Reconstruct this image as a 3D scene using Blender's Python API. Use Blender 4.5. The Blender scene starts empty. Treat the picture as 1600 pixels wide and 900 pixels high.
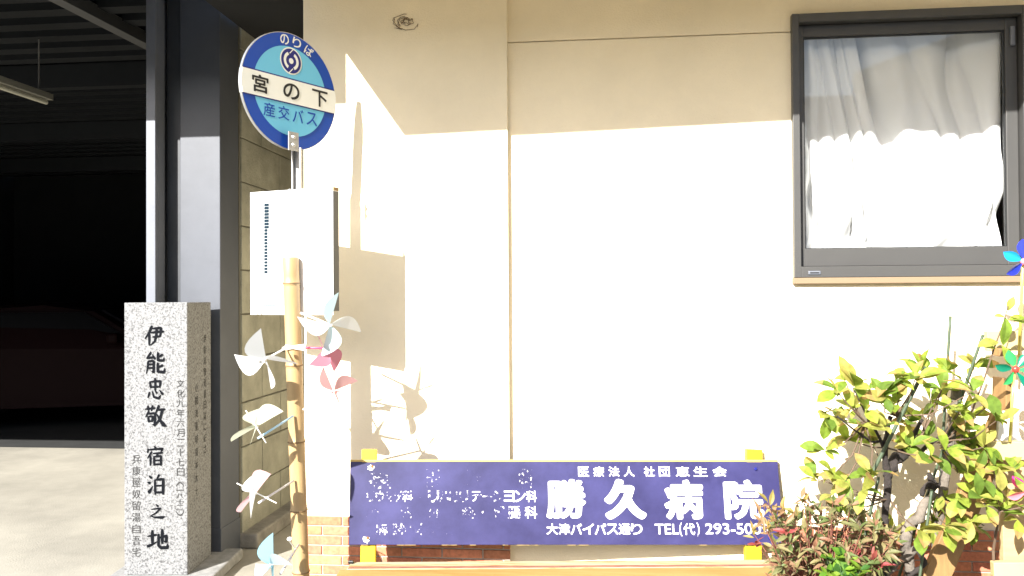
import bpy, bmesh, math, random
from mathutils import Vector, Matrix, noise
from math import radians as R, sin, cos, pi

# ------------------------------------------------------------------ camera, sky, sun, exposure
S = bpy.context.scene
COL = S.collection
FPX = 1250.0
YAW, PITCH, ROLL = R(5.7), R(.69), R(-.35)
CAM = Vector((0, -3.483, 1.5))
camd = bpy.data.cameras.new('camera'); camd.sensor_width = 36; camd.lens = 36 * FPX / 1600
camd.clip_start = .05; camd.clip_end = 500
cam = bpy.data.objects.new('camera', camd); COL.objects.link(cam)
MC = Matrix.Rotation(YAW, 3, 'Z') @ Matrix.Rotation(pi / 2 + PITCH, 3, 'X') @ Matrix.Rotation(ROLL, 3, 'Z')
cam.matrix_world = Matrix.Translation(CAM) @ MC.to_4x4()
S.camera = cam

SUN_AZ, SUN_EL = R(63.5), R(30.8)                 # direction of travel in plan, height above horizon
SD = Vector((cos(SUN_AZ) * cos(SUN_EL), sin(SUN_AZ) * cos(SUN_EL), -sin(SUN_EL)))
sun = bpy.data.lights.new('sun', 'SUN'); sun.energy = 4.6; sun.angle = R(.5); sun.color = (1, .965, .91)
suno = bpy.data.objects.new('sun', sun); COL.objects.link(suno)
suno.rotation_euler = SD.to_track_quat('-Z', 'Y').to_euler(); suno.location = (-6, -10, 9)
w = bpy.data.worlds.new('World'); S.world = w; w.use_nodes = True
nt = w.node_tree; bg = nt.nodes['Background']
sky = nt.nodes.new('ShaderNodeTexSky'); sky.sky_type = 'NISHITA'; sky.sun_disc = False
sky.sun_elevation = SUN_EL; sky.sun_rotation = math.atan2(-SD.x, -SD.y)
sky.air_density = 1.0; sky.dust_density = 1.5
nt.links.new(sky.outputs[0], bg.inputs[0]); bg.inputs[1].default_value = .092
S.view_settings.view_transform = 'Standard'; S.view_settings.look = 'None'
S.view_settings.gamma = 1; S.view_settings.exposure = 1.9
S.view_settings.use_curve_mapping = False
S.cycles.max_bounces = 8; S.cycles.transparent_max_bounces = 48
S.cycles.caustics_reflective = False; S.cycles.caustics_refractive = False

rng = random.Random(7)

def P(px, py, Z):                                  # the point seen at photo pixel (px, py), Z metres ahead
    return CAM + MC @ Vector(((px - 800) / FPX * Z, -(py - 450) / FPX * Z, -Z))
def W(px, py, y=0.0):                              # ... on the plane Y = y
    d = P(px, py, 1) - CAM
    return CAM + d * ((y - CAM.y) / d.y)

# ------------------------------------------------------------------ materials
def nodes(m):
    m.use_nodes = True
    return m.node_tree, m.node_tree.nodes['Principled BSDF']
def mat(name, col, rough=.6, metal=0, var=.0, scale=8, bump=0, bscale=60, spec=.5, col2=None, detail=6, stretch=None):
    m = bpy.data.materials.new(name); t, b = nodes(m)
    b.inputs['Roughness'].default_value = rough; b.inputs['Metallic'].default_value = metal
    b.inputs['Specular IOR Level'].default_value = spec
    c = (*col, 1)
    b.inputs['Base Color'].default_value = c
    if var or bump or col2:
        tc = t.nodes.new('ShaderNodeTexCoord'); mp = t.nodes.new('ShaderNodeMapping')
        t.links.new(tc.outputs['Object'], mp.inputs[0])
        if stretch: mp.inputs['Scale'].default_value = stretch
    if var or col2:
        n = t.nodes.new('ShaderNodeTexNoise'); n.inputs['Scale'].default_value = scale; n.inputs['Detail'].default_value = detail
        n.inputs['Roughness'].default_value = .65
        t.links.new(mp.outputs[0], n.inputs['Vector'])
        r = t.nodes.new('ShaderNodeValToRGB')
        a = tuple(max(0, x * (1 - var)) for x in col); d = col2 if col2 else tuple(min(1, x * (1 + var)) for x in col)
        r.color_ramp.elements[0].color = (*a, 1); r.color_ramp.elements[1].color = (*d, 1)
        r.color_ramp.elements[0].position = .32; r.color_ramp.elements[1].position = .68
        t.links.new(n.outputs['Fac'], r.inputs[0]); t.links.new(r.outputs[0], b.inputs['Base Color'])
    if bump:
        n2 = t.nodes.new('ShaderNodeTexNoise'); n2.inputs['Scale'].default_value = bscale; n2.inputs['Detail'].default_value = 4
        t.links.new(mp.outputs[0], n2.inputs['Vector'])
        bp = t.nodes.new('ShaderNodeBump'); bp.inputs['Strength'].default_value = bump; bp.inputs['Distance'].default_value = .01
        t.links.new(n2.outputs['Fac'], bp.inputs['Height']); t.links.new(bp.outputs[0], b.inputs['Normal'])
    return m
def attr_mat(name, attr, rough=.5, trans=0, var=.15, scale=40, spec=.4):
    """colour per leaf or brick from a stored attribute, with a little noise"""
    m = bpy.data.materials.new(name); t, b = nodes(m)
    a = t.nodes.new('ShaderNodeAttribute'); a.attribute_name = attr
    tc = t.nodes.new('ShaderNodeTexCoord'); n = t.nodes.new('ShaderNodeTexNoise'); n.inputs['Scale'].default_value = scale
    t.links.new(tc.outputs['Object'], n.inputs['Vector'])
    mr = t.nodes.new('ShaderNodeMapRange'); mr.inputs['From Min'].default_value = .3; mr.inputs['From Max'].default_value = .7
    mr.inputs['To Min'].default_value = 1 - var; mr.inputs['To Max'].default_value = 1 + var
    t.links.new(n.outputs['Fac'], mr.inputs['Value'])
    v = t.nodes.new('ShaderNodeVectorMath'); v.operation = 'SCALE'
    t.links.new(a.outputs['Color'], v.inputs[0]); t.links.new(mr.outputs[0], v.inputs['Scale'])
    t.links.new(v.outputs[0], b.inputs['Base Color'])
    b.inputs['Roughness'].default_value = rough; b.inputs['Specular IOR Level'].default_value = spec
    if trans:
        tr = t.nodes.new('ShaderNodeBsdfTranslucent'); mx = t.nodes.new('ShaderNodeMixShader'); mx.inputs[0].default_value = trans
        t.links.new(v.outputs[0], tr.inputs['Color'])
        t.links.new(b.outputs[0], mx.inputs[1]); t.links.new(tr.outputs[0], mx.inputs[2])
        t.links.new(mx.outputs[0], t.nodes['Material Output'].inputs['Surface'])
    return m
def thin_mat(name, col, trans=.35, rough=.6, clear=0.0):
    m = bpy.data.materials.new(name); t, b = nodes(m)
    b.inputs['Base Color'].default_value = (*col, 1); b.inputs['Roughness'].default_value = rough
    b.inputs['Specular IOR Level'].default_value = .3
    tr = t.nodes.new('ShaderNodeBsdfTranslucent'); tr.inputs['Color'].default_value = (*col, 1)
    mx = t.nodes.new('ShaderNodeMixShader'); mx.inputs[0].default_value = trans
    t.links.new(b.outputs[0], mx.inputs[1]); t.links.new(tr.outputs[0], mx.inputs[2])
    out = mx
    if clear:
        tp = t.nodes.new('ShaderNodeBsdfTransparent'); m2 = t.nodes.new('ShaderNodeMixShader'); m2.inputs[0].default_value = clear
        t.links.new(mx.outputs[0], m2.inputs[1]); t.links.new(tp.outputs[0], m2.inputs[2]); out = m2
    t.links.new(out.outputs[0], t.nodes['Material Output'].inputs['Surface'])
    return m
def flake_mat(name, col, amount, scale=45):
    """paint that has flaked away in patches: nothing is left where it came off"""
    m = bpy.data.materials.new(name); t, b = nodes(m)
    b.inputs['Base Color'].default_value = (*col, 1); b.inputs['Roughness'].default_value = .6
    tc = t.nodes.new('ShaderNodeTexCoord'); n = t.nodes.new('ShaderNodeTexNoise'); n.inputs['Scale'].default_value = scale
    n.inputs['Detail'].default_value = 5; n.inputs['Roughness'].default_value = .7
    t.links.new(tc.outputs['Object'], n.inputs['Vector'])
    lt = t.nodes.new('ShaderNodeMath'); lt.operation = 'LESS_THAN'; lt.inputs[1].default_value = .5 + (amount - .5) * .42
    t.links.new(n.outputs['Fac'], lt.inputs[0])
    tp = t.nodes.new('ShaderNodeBsdfTransparent'); mx = t.nodes.new('ShaderNodeMixShader')
    t.links.new(lt.outputs[0], mx.inputs[0]); t.links.new(b.outputs[0], mx.inputs[1]); t.links.new(tp.outputs[0], mx.inputs[2])
    t.links.new(mx.outputs[0], t.nodes['Material Output'].inputs['Surface'])
    return m

M = {}
M['cream'] = mat('cream_render', (.82, .725, .54), .85, var=.07, scale=1.6, bump=.25, bscale=130)
M['concrete'] = mat('yard_concrete', (.255, .24, .20), .9, var=.22, scale=1.3, bump=.25, bscale=90, detail=9)
M['mortar'] = mat('mortar', (.38, .33, .28), .95, bump=.2, bscale=200)
M['brick'] = attr_mat('red_brick', 'tint', .85, var=.2, scale=60)
M['column'] = mat('grey_blue_steel', (.060, .067, .083), .5, var=.12, scale=3, bump=.03, bscale=30)
M['rail'] = mat('grey_steel_rail', (.13, .14, .165), .45, var=.1, scale=5)
M['dark_steel'] = mat('dark_steel', (.03, .034, .04), .5, var=.2, scale=4)
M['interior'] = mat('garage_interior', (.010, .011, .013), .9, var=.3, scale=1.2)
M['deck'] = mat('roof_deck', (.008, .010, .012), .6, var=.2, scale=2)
M['block'] = mat('concrete_block', (.25, .247, .20), .95, var=.25, scale=4, bump=.5, bscale=80)
M['joint'] = mat('block_joint', (.13, .125, .10), .95)
M['white_paint'] = mat('white_paint', (.8, .8, .78), .35, var=.02, scale=3)
M['black'] = mat('black_paint', (.01, .01, .011), .45)
M['black_plastic'] = mat('black_rubber', (.012, .012, .011), .5)
M['blue'] = mat('sign_blue', (.004, .052, .33), .3)
M['light_blue'] = mat('sign_light_blue', (.13, .44, .62), .3)
M['navy'] = mat('sign_navy', (.012, .016, .16), .35)
M['sign_white'] = mat('sign_white', (.72, .72, .66), .35)
M['alu'] = mat('aluminium', (.6, .6, .6), .35, .9, var=.08, scale=30)
M['galv'] = mat('galvanised_steel', (.36, .35, .33), .45, .25, var=.2, scale=14)
M['bronze'] = mat('bronze_aluminium', (.054, .053, .051), .45, .0, var=.06, scale=3)
M['bronze2'] = mat('dark_bronze_aluminium', (.04, .045, .052), .4, .2)
M['rubber'] = mat('glazing_bead', (.012, .013, .014), .5)
M['yellow'] = mat('yellow_paint', (.5, .37, .01), .5, var=.06, scale=20)
M['yellow_edge'] = mat('faded_yellow_paint', (.42, .30, .10), .7, var=.15, scale=25)
M['bamboo'] = mat('dry_bamboo', (.36, .245, .115), .45, var=.16, scale=6, stretch=(6, 6, .7), bump=.05, bscale=40)
M['bamboo_node'] = mat('bamboo_node', (.16, .095, .04), .6, var=.2, scale=30)
M['wood'] = mat('pale_timber', (.40, .29, .15), .7, var=.14, scale=5, stretch=(1, 8, 8))
M['wood_tan'] = mat('tan_timber', (.22, .125, .045), .7, var=.18, scale=5, stretch=(8, 8, 1))
M['wood_yellow'] = mat('yellow_timber', (.42, .34, .16), .7, var=.1, scale=4)
M['bark'] = mat('dark_bark', (.022, .017, .015), .95, var=.4, scale=30, bump=.8, bscale=70)
M['bark_grey'] = mat('grey_bark', (.13, .11, .09), .95, var=.4, scale=25, bump=.8, bscale=60)
M['twig'] = mat('twig', (.10, .065, .04), .8, var=.25, scale=40)
M['stem_red'] = mat('nandina_stem', (.20, .07, .05), .7)
M['stake'] = mat('green_plastic_stake', (.045, .068, .036), .55, var=.15, scale=60)
M['leaf'] = attr_mat('shrub_leaf', 'tint', .6, .42, .22, 45, .25)
M['nleaf'] = attr_mat('nandina_leaf', 'tint', .55, .25, .15, 60)
M['soil'] = mat('dry_soil', (.10, .075, .05), .95, var=.4, scale=20, bump=.6, bscale=60)
M['terracotta'] = mat('planter_clay', (.30, .14, .07), .85, var=.2, scale=10)
M['curtain'] = thin_mat('white_curtain', (.9, .9, .89), .12, .9)
M['asphalt'] = mat('asphalt', (.055, .055, .056), .95, var=.25, scale=30, bump=.3, bscale=300)
M['rooftile'] = mat('roof_tile', (.09, .09, .10), .6, var=.2, scale=6)
M['fluor'] = mat('fluorescent_tube', (.75, .73, .6), .35)
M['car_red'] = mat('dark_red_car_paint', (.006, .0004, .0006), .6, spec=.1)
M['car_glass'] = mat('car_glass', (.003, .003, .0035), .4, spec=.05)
M['chrome'] = mat('chrome', (.75, .75, .75), .15, 1)
M['tyre'] = mat('tyre', (.012, .012, .012), .9)
M['mud'] = mat('old_nest_mud', (.17, .11, .06), .95)

# granite
def granite(name, base, dark, rough=.7, stain=False):
    m = bpy.data.materials.new(name); t, b = nodes(m)
    tc = t.nodes.new('ShaderNodeTexCoord')
    n = t.nodes.new('ShaderNodeTexNoise'); n.inputs['Scale'].default_value = 95; n.inputs['Detail'].default_value = 3; n.inputs['Roughness'].default_value = .7
    n2 = t.nodes.new('ShaderNodeTexVoronoi'); n2.inputs['Scale'].default_value = 120
    t.links.new(tc.outputs['Object'], n.inputs['Vector']); t.links.new(tc.outputs['Object'], n2.inputs['Vector'])
    r = t.nodes.new('ShaderNodeValToRGB'); e = r.color_ramp.elements
    e[0].position = .38; e[0].color = (*dark, 1); e[1].position = .52; e[1].color = (*base, 1)
    t.links.new(n.outputs['Fac'], r.inputs[0])
    mx = t.nodes.new('ShaderNodeMix'); mx.data_type = 'RGBA'; mx.blend_type = 'MULTIPLY'; mx.inputs[0].default_value = .3
    t.links.new(r.outputs[0], mx.inputs[6]); t.links.new(n2.outputs['Distance'], mx.inputs[7])
    t.links.new(mx.outputs[2], b.inputs['Base Color']); b.inputs['Roughness'].default_value = rough
    return m
M['granite'] = granite('grey_granite', (.215, .22, .225), (.07, .07, .073))
M['ink'] = mat('black_carved_paint', (.006, .007, .009), .8, spec=.05)
M['ink_grey'] = mat('worn_carved_paint', (.045, .045, .045), .8, var=.4, scale=60, spec=.1)

# blue enamel board, blotchy and faded
def board_mat():
    m = mat('faded_violet_blue_enamel', (.0165, .0145, .073), .42, var=.2, scale=5, col2=(.034, .032, .115), detail=8)
    t = m.node_tree; b = t.nodes['Principled BSDF']
    return m
M['board'] = board_mat()
for k, a in (('f0', .12), ('f3', .48), ('f5', .62), ('f6', .72), ('f8', .86)):
    M[k] = flake_mat('flaking_white_letters_' + k, (.8, .8, .8), a, 70)

def glass_mat():
    m = bpy.data.materials.new('window_glass'); t, b = nodes(m); t.nodes.remove(b)
    tp = t.nodes.new('ShaderNodeBsdfTransparent'); tp.inputs[0].default_value = (.985, .99, .99, 1)
    gl = t.nodes.new('ShaderNodeBsdfGlossy'); gl.inputs['Roughness'].default_value = .01
    lw = t.nodes.new('ShaderNodeLayerWeight'); lw.inputs[0].default_value = .5      # Schlick, the same from both sides
    pw = t.nodes.new('ShaderNodeMath'); pw.operation = 'POWER'; pw.inputs[1].default_value = 5
    ma = t.nodes.new('ShaderNodeMath'); ma.operation = 'MULTIPLY_ADD'; ma.inputs[1].default_value = .9; ma.inputs[2].default_value = .034
    t.links.new(lw.outputs['Facing'], pw.inputs[0]); t.links.new(pw.outputs[0], ma.inputs[0])
    mx = t.nodes.new('ShaderNodeMixShader')
    t.links.new(ma.outputs[0], mx.inputs[0]); t.links.new(tp.outputs[0], mx.inputs[1]); t.links.new(gl.outputs[0], mx.inputs[2])
    t.links.new(mx.outputs[0], t.nodes['Material Output'].inputs['Surface'])
    return m
M['glass'] = glass_mat()

# weathered seat planks: bands of peeled cream, grey, red and orange paint
def seat_mat():
    m = bpy.data.materials.new('peeling_painted_plank'); t, b = nodes(m)
    tc = t.nodes.new('ShaderNodeTexCoord'); mp = t.nodes.new('ShaderNodeMapping'); mp.inputs['Scale'].default_value = (1.2, 16, 16)
    n = t.nodes.new('ShaderNodeTexNoise'); n.inputs['Scale'].default_value = 2.4; n.inputs['Detail'].default_value = 8; n.inputs['Roughness'].default_value = .7
    t.links.new(tc.outputs['Object'], mp.inputs[0]); t.links.new(mp.outputs[0], n.inputs['Vector'])
    r = t.nodes.new('ShaderNodeValToRGB'); e = r.color_ramp.elements
    e[0].position = .30; e[0].color = (.20, .07, .03, 1); e[1].position = .72; e[1].color = (.26, .27, .23, 1)
    for p, c in ((.38, (.26, .15, .05, 1)), (.46, (.34, .27, .15, 1)), (.6, (.36, .31, .20, 1))):
        x = e.new(p); x.color = c
    t.links.new(n.outputs['Fac'], r.inputs[0]); t.links.new(r.outputs[0], b.inputs['Base Color']); b.inputs['Roughness'].default_value = .75
    return m
M['seat'] = seat_mat()
M['seat_edge'] = mat('worn_red_paint', (.21, .045, .04), .7, var=.3, scale=12, col2=(.25, .13, .075), stretch=(1, 8, 8))
M['seat_orange'] = mat('orange_timber', (.26, .15, .03), .65, var=.15, scale=4, col2=(.29, .19, .06), stretch=(1, 10, 10))

# ------------------------------------------------------------------ building helpers
def empty(name, loc, label, cat, group=None):
    o = bpy.data.objects.new(name, None); o.location = loc; COL.objects.link(o); o.empty_display_size = .1
    o['label'] = label; o['category'] = cat
    if group: o['group'] = group
    bpy.context.view_layer.update()
    return o
def root_loc(o):
    v = Vector((0, 0, 0))
    while o is not None: v += o.location; o = o.parent
    return v
def obj(name, bm, m, parent=None, smooth=False, label=None, mats=None):
    """link a bmesh given in world metres as one mesh object, under parent if there is one"""
    me = bpy.data.meshes.new(name)
    if parent is not None:
        bmesh.ops.translate(bm, verts=bm.verts, vec=-root_loc(parent))
    bm.normal_update(); bm.to_mesh(me); bm.free()
    for x in (mats or [m]): me.materials.append(x)
    if smooth:
        for p in me.polygons: p.use_smooth = True
    o = bpy.data.objects.new(name, me); COL.objects.link(o)
    if parent is not None: o.parent = parent
    if label: o['label'] = label
    return o
def structure(name, bm, m):
    o = obj(name, bm, m); o['kind'] = 'structure'; return o
def tagm(o, label, cat, group=None):
    o['label'] = label; o['category'] = cat
    if group: o['group'] = group
    return o
def BM(): return bmesh.new()
def face(bm, pts, mi=0):
    f = bm.faces.new([bm.verts.new(p) for p in pts]); f.material_index = mi; return f
def box(bm, a, b, bev=0.0):
    """axis aligned box between corners a and b"""
    a, b = Vector(a), Vector(b)
    lo = Vector((min(a.x, b.x), min(a.y, b.y), min(a.z, b.z))); hi = Vector((max(a.x, b.x), max(a.y, b.y), max(a.z, b.z)))
    return obox(bm, (lo + hi) / 2, (1, 0, 0), (0, 1, 0), (0, 0, 1), hi - lo, bev)
def obox(bm, c, ux, uy, uz, size, bev=0.0):
    """oriented box: centre, three unit axes, full sizes"""
    c = Vector(c); ux, uy, uz = Vector(ux), Vector(uy), Vector(uz); s = size
    t = bmesh.new()
    bmesh.ops.create_cube(t, size=1)
    for v in t.verts:
        v.co = Vector((v.co.x * s[0], v.co.y * s[1], v.co.z * s[2]))
    if bev: bmesh.ops.bevel(t, geom=t.edges[:], offset=bev, segments=2, affect='EDGES', profile=.5)
    vm = {}
    for v in t.verts: vm[v] = bm.verts.new(c + ux * v.co.x + uy * v.co.y + uz * v.co.z)
    fs = [bm.faces.new([vm[v] for v in f.verts]) for f in t.faces]
    t.free(); return fs
def frame_of(d):
    d = d.normalized(); a = Vector((0, 0, 1)) if abs(d.z) < .9 else Vector((1, 0, 0))
    u = d.cross(a).normalized(); return u, d.cross(u).normalized()
def tube(bm, pts, rads, n=10, cap=True):
    pts = [Vector(p) for p in pts]
    if not hasattr(rads, '__len__'): rads = [rads] * len(pts)
    rings = []; u = None
    for i, p in enumerate(pts):
        d = (pts[min(i + 1, len(pts) - 1)] - pts[max(i - 1, 0)]).normalized()
        if u is None: u, v = frame_of(d)
        else:
            u = (u - d * u.dot(d)).normalized(); v = d.cross(u)
        rings.append([bm.verts.new(p + (u * cos(2 * pi * k / n) + v * sin(2 * pi * k / n)) * rads[i]) for k in range(n)])
    for a, b in zip(rings, rings[1:]):
        for k in range(n): bm.faces.new((a[k], a[(k + 1) % n], b[(k + 1) % n], b[k]))
    if cap: bm.faces.new(rings[0][::-1]); bm.faces.new(rings[-1])
def prism(bm, poly, d):
    """closed polygon (list of points) pushed along d"""
    d = Vector(d); a = [bm.verts.new(Vector(p)) for p in poly]; b = [bm.verts.new(Vector(p) + d) for p in poly]
    bm.faces.new(a[::-1]); bm.faces.new(b)
    n = len(a)
    for i in range(n): bm.faces.new((a[i], a[(i + 1) % n], b[(i + 1) % n], b[i]))
def plank(bm, a, b, width, thick, wdir, bev=.002):
    """board from a to b; wdir is roughly the direction of its width"""
    a, b = Vector(a), Vector(b); d = (b - a); L = d.length; d.normalize()
    wv = Vector(wdir); wv = (wv - d * wv.dot(d)).normalized(); t = d.cross(wv)
    obox(bm, (a + b) / 2, d, wv, t, (L, width, thick), bev)
def set_attr(o, cols):
    at = o.data.color_attributes.new('tint', 'FLOAT_COLOR', 'CORNER')
    i = 0
    for p, c in zip(o.data.polygons, cols):
        for li in p.loop_indices: at.data[li].color = (*c, 1)

def glyphs(text, offset=0.0):
    """outline of a text in Blender's own font as a filled mesh: (verts, faces)"""
    cu = bpy.data.curves.new('lettering', 'FONT'); cu.body = text; cu.offset = offset; cu.resolution_u = 5
    ob = bpy.data.objects.new('lettering', cu); COL.objects.link(ob)
    dg = bpy.context.evaluated_depsgraph_get(); me = bpy.data.meshes.new_from_object(ob.evaluated_get(dg))
    vs = [v.co.copy() for v in me.vertices]; fs = [tuple(p.vertices) for p in me.polygons]
    bpy.data.objects.remove(ob); bpy.data.curves.remove(cu); bpy.data.meshes.remove(me)
    return vs, fs
_cache = {}
def put_text(bm, text, o, ux, uy, u0, u1, v0, v1, offset=0.0, lift=0.0005):
    """text filling the rectangle u0..u1 x v0..v1 on the plane (o, ux, uy)"""
    if offset > 0:                                        # heavier type: the outline laid down several times
        e = offset * abs(v1 - v0) * .9
        for k in range(5):
            a = k * pi / 2 + .6; dx, dy = (0, 0) if k == 4 else (e * cos(a), e * sin(a))
            put_text(bm, text, o, ux, uy, u0 + e + dx, u1 - e + dx, v0 + e + dy, v1 - e + dy, 0, lift + .00002 * k)
        return
    if text not in _cache: _cache[text] = glyphs(text)
    vs, fs = _cache[text]
    if not vs: return
    x0 = min(v.x for v in vs); x1 = max(v.x for v in vs); y0 = min(v.y for v in vs); y1 = max(v.y for v in vs)
    o, ux, uy = Vector(o), Vector(ux), Vector(uy); n = ux.cross(uy).normalized()
    bv = []
    for v in vs:
        a = u0 + (v.x - x0) / max(x1 - x0, 1e-6) * (u1 - u0); b = v0 + (v.y - y0) / max(y1 - y0, 1e-6) * (v1 - v0)
        bv.append(bm.verts.new(o + ux * a + uy * b + n * lift))
    for f in fs:
        try: bm.faces.new([bv[i] for i in f])
        except ValueError: pass
def row_text(bm, chars, o, ux, uy, u0, u1, vc, h, offset=0.0, wide=1.0):
    """characters of equal cells spread from u0 to u1"""
    n = len(chars); step = (u1 - u0) / n
    small = {'っ', 'ッ', '・', '一', 'ー', '-'}
    for i, c in enumerate(chars):
        if c in ' 　': continue
        cw = min(step * .96, h * wide); uc = u0 + step * (i + .5)
        if c == '・': put_text(bm, c, o, ux, uy, uc - h * .1, uc + h * .1, vc - h * .1, vc + h * .1, offset)
        elif c in 'ー一-': put_text(bm, c, o, ux, uy, uc - cw * .45, uc + cw * .45, vc - h * .06, vc + h * .06, offset)
        else: put_text(bm, c, o, ux, uy, uc - cw / 2, uc + cw / 2, vc - h / 2, vc + h / 2, offset)

# ------------------------------------------------------------------ the setting: ground
b = BM(); face(b, [(-120, -120, 0), (120, -120, 0), (120, 120, 0), (-120, 120, 0)]); structure('ground', b, M['concrete'])
b = BM(); face(b, [(-9, 4.17, .004), (-2.1, 4.17, .004), (-2.1, 8.2, .004), (-9, 8.2, .004)]); structure('floor_shade_sheet', b, mat('garage_shade_dark', (.012, .013, .013), .9, var=.4, scale=3))  # near-black sheet: the garage shade put into the floor colour
b = BM(); face(b, [(-120, -13, .004), (120, -13, .004), (120, -3.9, .004), (-120, -3.9, .004)]); structure('road', b, M['asphalt'])

# ------------------------------------------------------------------ house
XL = W(475, 400, -.03).x; XS = W(795, 400, 0).x
wx0, wx1 = W(1237, 230, 0).x, W(1606, 230, 0).x
wz0, wz1 = W(1240, 434, 0).z, W(1235, 25, 0).z
cr_x = P(346, 450, 4.6).x + .02
house = empty('house', (0, 0, 0), 'cream rendered house with a brick base behind the blue sign bench', 'house')
b = BM()
H = 3.12
zb = W(515, 806, -.03).z
box(b, (XL, -.03, 0), (XS, .17, H))                       # left panel, 3 cm proud
obj('wall_panel', b, M['cream'], house)
b = BM()
zj = W(1000, 59, 0).z
for (x0, x1, z0, z1) in ((XS, wx0 - .0, 0, H), (wx0, wx1, 0, wz0), (wx0, wx1, wz1, H), (wx1, 5, 0, H)):
    if x0 == XS:                                          # the board joint over the window: a real groove
        box(b, (x0, 0, z0), (x1, .17, zj - .003)); box(b, (x0, 0, zj + .003), (x1, .17, z1)); box(b, (x0, .008, zj - .003), (x1, .16, zj + .003))
    else: box(b, (x0, 0, z0), (x1, .17, z1))
obj('wall_panel', b, M['cream'], house)
b = BM()
box(b, (XL, .17, 0), (XL + .15, 5.0, H)); box(b, (4.85, .17, 0), (5, 5, H)); box(b, (XL, 5.0, 0), (5, 5.15, H)); box(b, (XL, .171, H - .1), (5, 5.0, H - .02))
obj('wall', b, M['cream'], house)
# room behind the window
b = BM(); box(b, (.2, 3.0, .3), (3.5, 3.05, 3.4)); box(b, (.2, .172, .25), (3.5, 3.0, .3)); obj('room_wall', b, mat('room_wallpaper', (.5, .48, .44), .9), house)
# eaves
ef = -1.1; ez = 2.927; exl = -1.35
b = BM()
ex1 = 5.3
prism(b, [(exl, ef, ez), (ex1, ef - .0, ez + .19), (ex1, -.035, ez + .19), (exl + .035, -.035, ez)], (0, 0, .14))
obj('eaves', b, M['cream'], house)
b = BM()
prism(b, [(exl + .02, -1.12, ez + .16), (ex1, -1.12, ez + .36), (ex1, 2, ez + 2.2), (exl + .02, 2, ez + 2.0)], (0, 0, .06))
prism(b, [(exl + .02, 5.3, ez + .16), (ex1, 5.3, ez + .36), (ex1, 2.002, ez + 2.2), (exl + .02, 2.002, ez + 2.0)], (0, 0, .06))
obj('roof', b, M['rooftile'], house)
b = BM(); box(b, (-2.1, -.83, 2.896), (-1.476, -.78, 4.3), .003); obj('shadow_board', b, M['cream'], house)  # unseen board, added only to cast the shadow on the upper left wall
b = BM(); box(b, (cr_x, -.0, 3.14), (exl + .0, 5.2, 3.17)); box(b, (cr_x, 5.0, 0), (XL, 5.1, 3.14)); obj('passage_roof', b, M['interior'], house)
# bricks
def bricks(name, x0, x1, y, z0, z1, fresh=True):
    bm = BM(); cols = []
    L, Hh, g = .172, .0365, .0065; r = 0; z = z1 - Hh
    while z > z0 - Hh:
        off = (r % 2) * (L + g) / 2
        x = x0 - off
        while x < x1:
            a, c = max(x, x0), min(x + L, x1)
            if c - a > .012:
                n0 = len(bm.faces)
                j = rng.uniform(-.0012, .0012)
                box(bm, (a, y - .009 + j, z), (c, y + .012, z + Hh), .0016)
                k = rng.uniform(.78, 1.15); t = (.46 * k, .175 * k * rng.uniform(.9, 1.1), .095 * k)
                cols += [t] * (len(bm.faces) - n0)
            x += L + g
        z -= Hh + g; r += 1
    o = obj(name, bm, M['brick'], house); set_attr(o, cols)
    bm = BM(); box(bm, (x0, y - .004, z0), (x1, y + .004, z1 + .001)); obj('mortar', bm, M['mortar'], o)
bricks('brick_base', XL - .002, XS + .002, -.036, 0, zb)
bricks('brick_base', W(1205, 850, 0).x, 3.6, -.006, 0, .53)
# window
win = obj('window', BM(), M['bronze'], house)
yf = -.028
fw = .052
def ring(bm, x0, x1, z0, z1, wl, wr, wt, wb, ya, yb, bev=.002):
    box(bm, (x0, ya, z0), (x0 + wl, yb, z1), bev); box(bm, (x1 - wr, ya, z0), (x1, yb, z1), bev)
    box(bm, (x0 + wl, ya + .001, z1 - wt), (x1 - wr, yb, z1), bev); box(bm, (x0 + wl, ya + .001, z0), (x1 - wr, yb, z0 + wb), bev)
b = BM(); ring(b, wx0, wx1, wz0, wz1, .028, .028, .036, .046, yf, .10); obj('frame', b, M['bronze'], win)
b = BM(); box(b, (wx0 - .004, -.026, wz0 - .026), (wx1 + .01, .05, wz0 - .001), .002); obj('sill_shade', b, mat('sill_shade_tan', (.2, .14, .085), .8), win)  # tan strip stands in for the shadow under the window
sx0, sx1, sz0, sz1 = wx0 + .031, wx1 - .031, wz0 + .048, wz1 - .038
b = BM(); ring(b, sx0, sx1, sz0, sz1, .024, .046, .05, .075, .012, .045); obj('sash', b, M['bronze'], win)
b = BM(); ring(b, sx0 + .0235, sx1 - .0455, sz0 + .0745, sz1 - .0495, .006, .006, .006, .004, .02, .032, 0); obj('glazing_bead', b, M['rubber'], win)
b = BM(); box(b, (sx0 + .026, .027, sz0 + .077), (sx1 - .048, .031, sz1 - .052)); obj('pane', b, M['glass'], win)
b = BM(); box(b, (wx0 + .055, -.031, wz0 + .012), (wx0 + .105, -.0275, wz0 + .028), .003); obj('drain_cover', b, M['rail'], win)
b = BM(); box(b, (wx0 + .062, -.0335, wz0 + .018), (wx0 + .098, -.0305, wz0 + .022)); obj('drain_slot', b, M['rubber'], win)
b = BM(); box(b, (sx1 - .03, -.002, sz1 - .12), (sx1 - .012, .012, sz1 - .04), .003); obj('catch', b, M['rail'], win)
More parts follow.
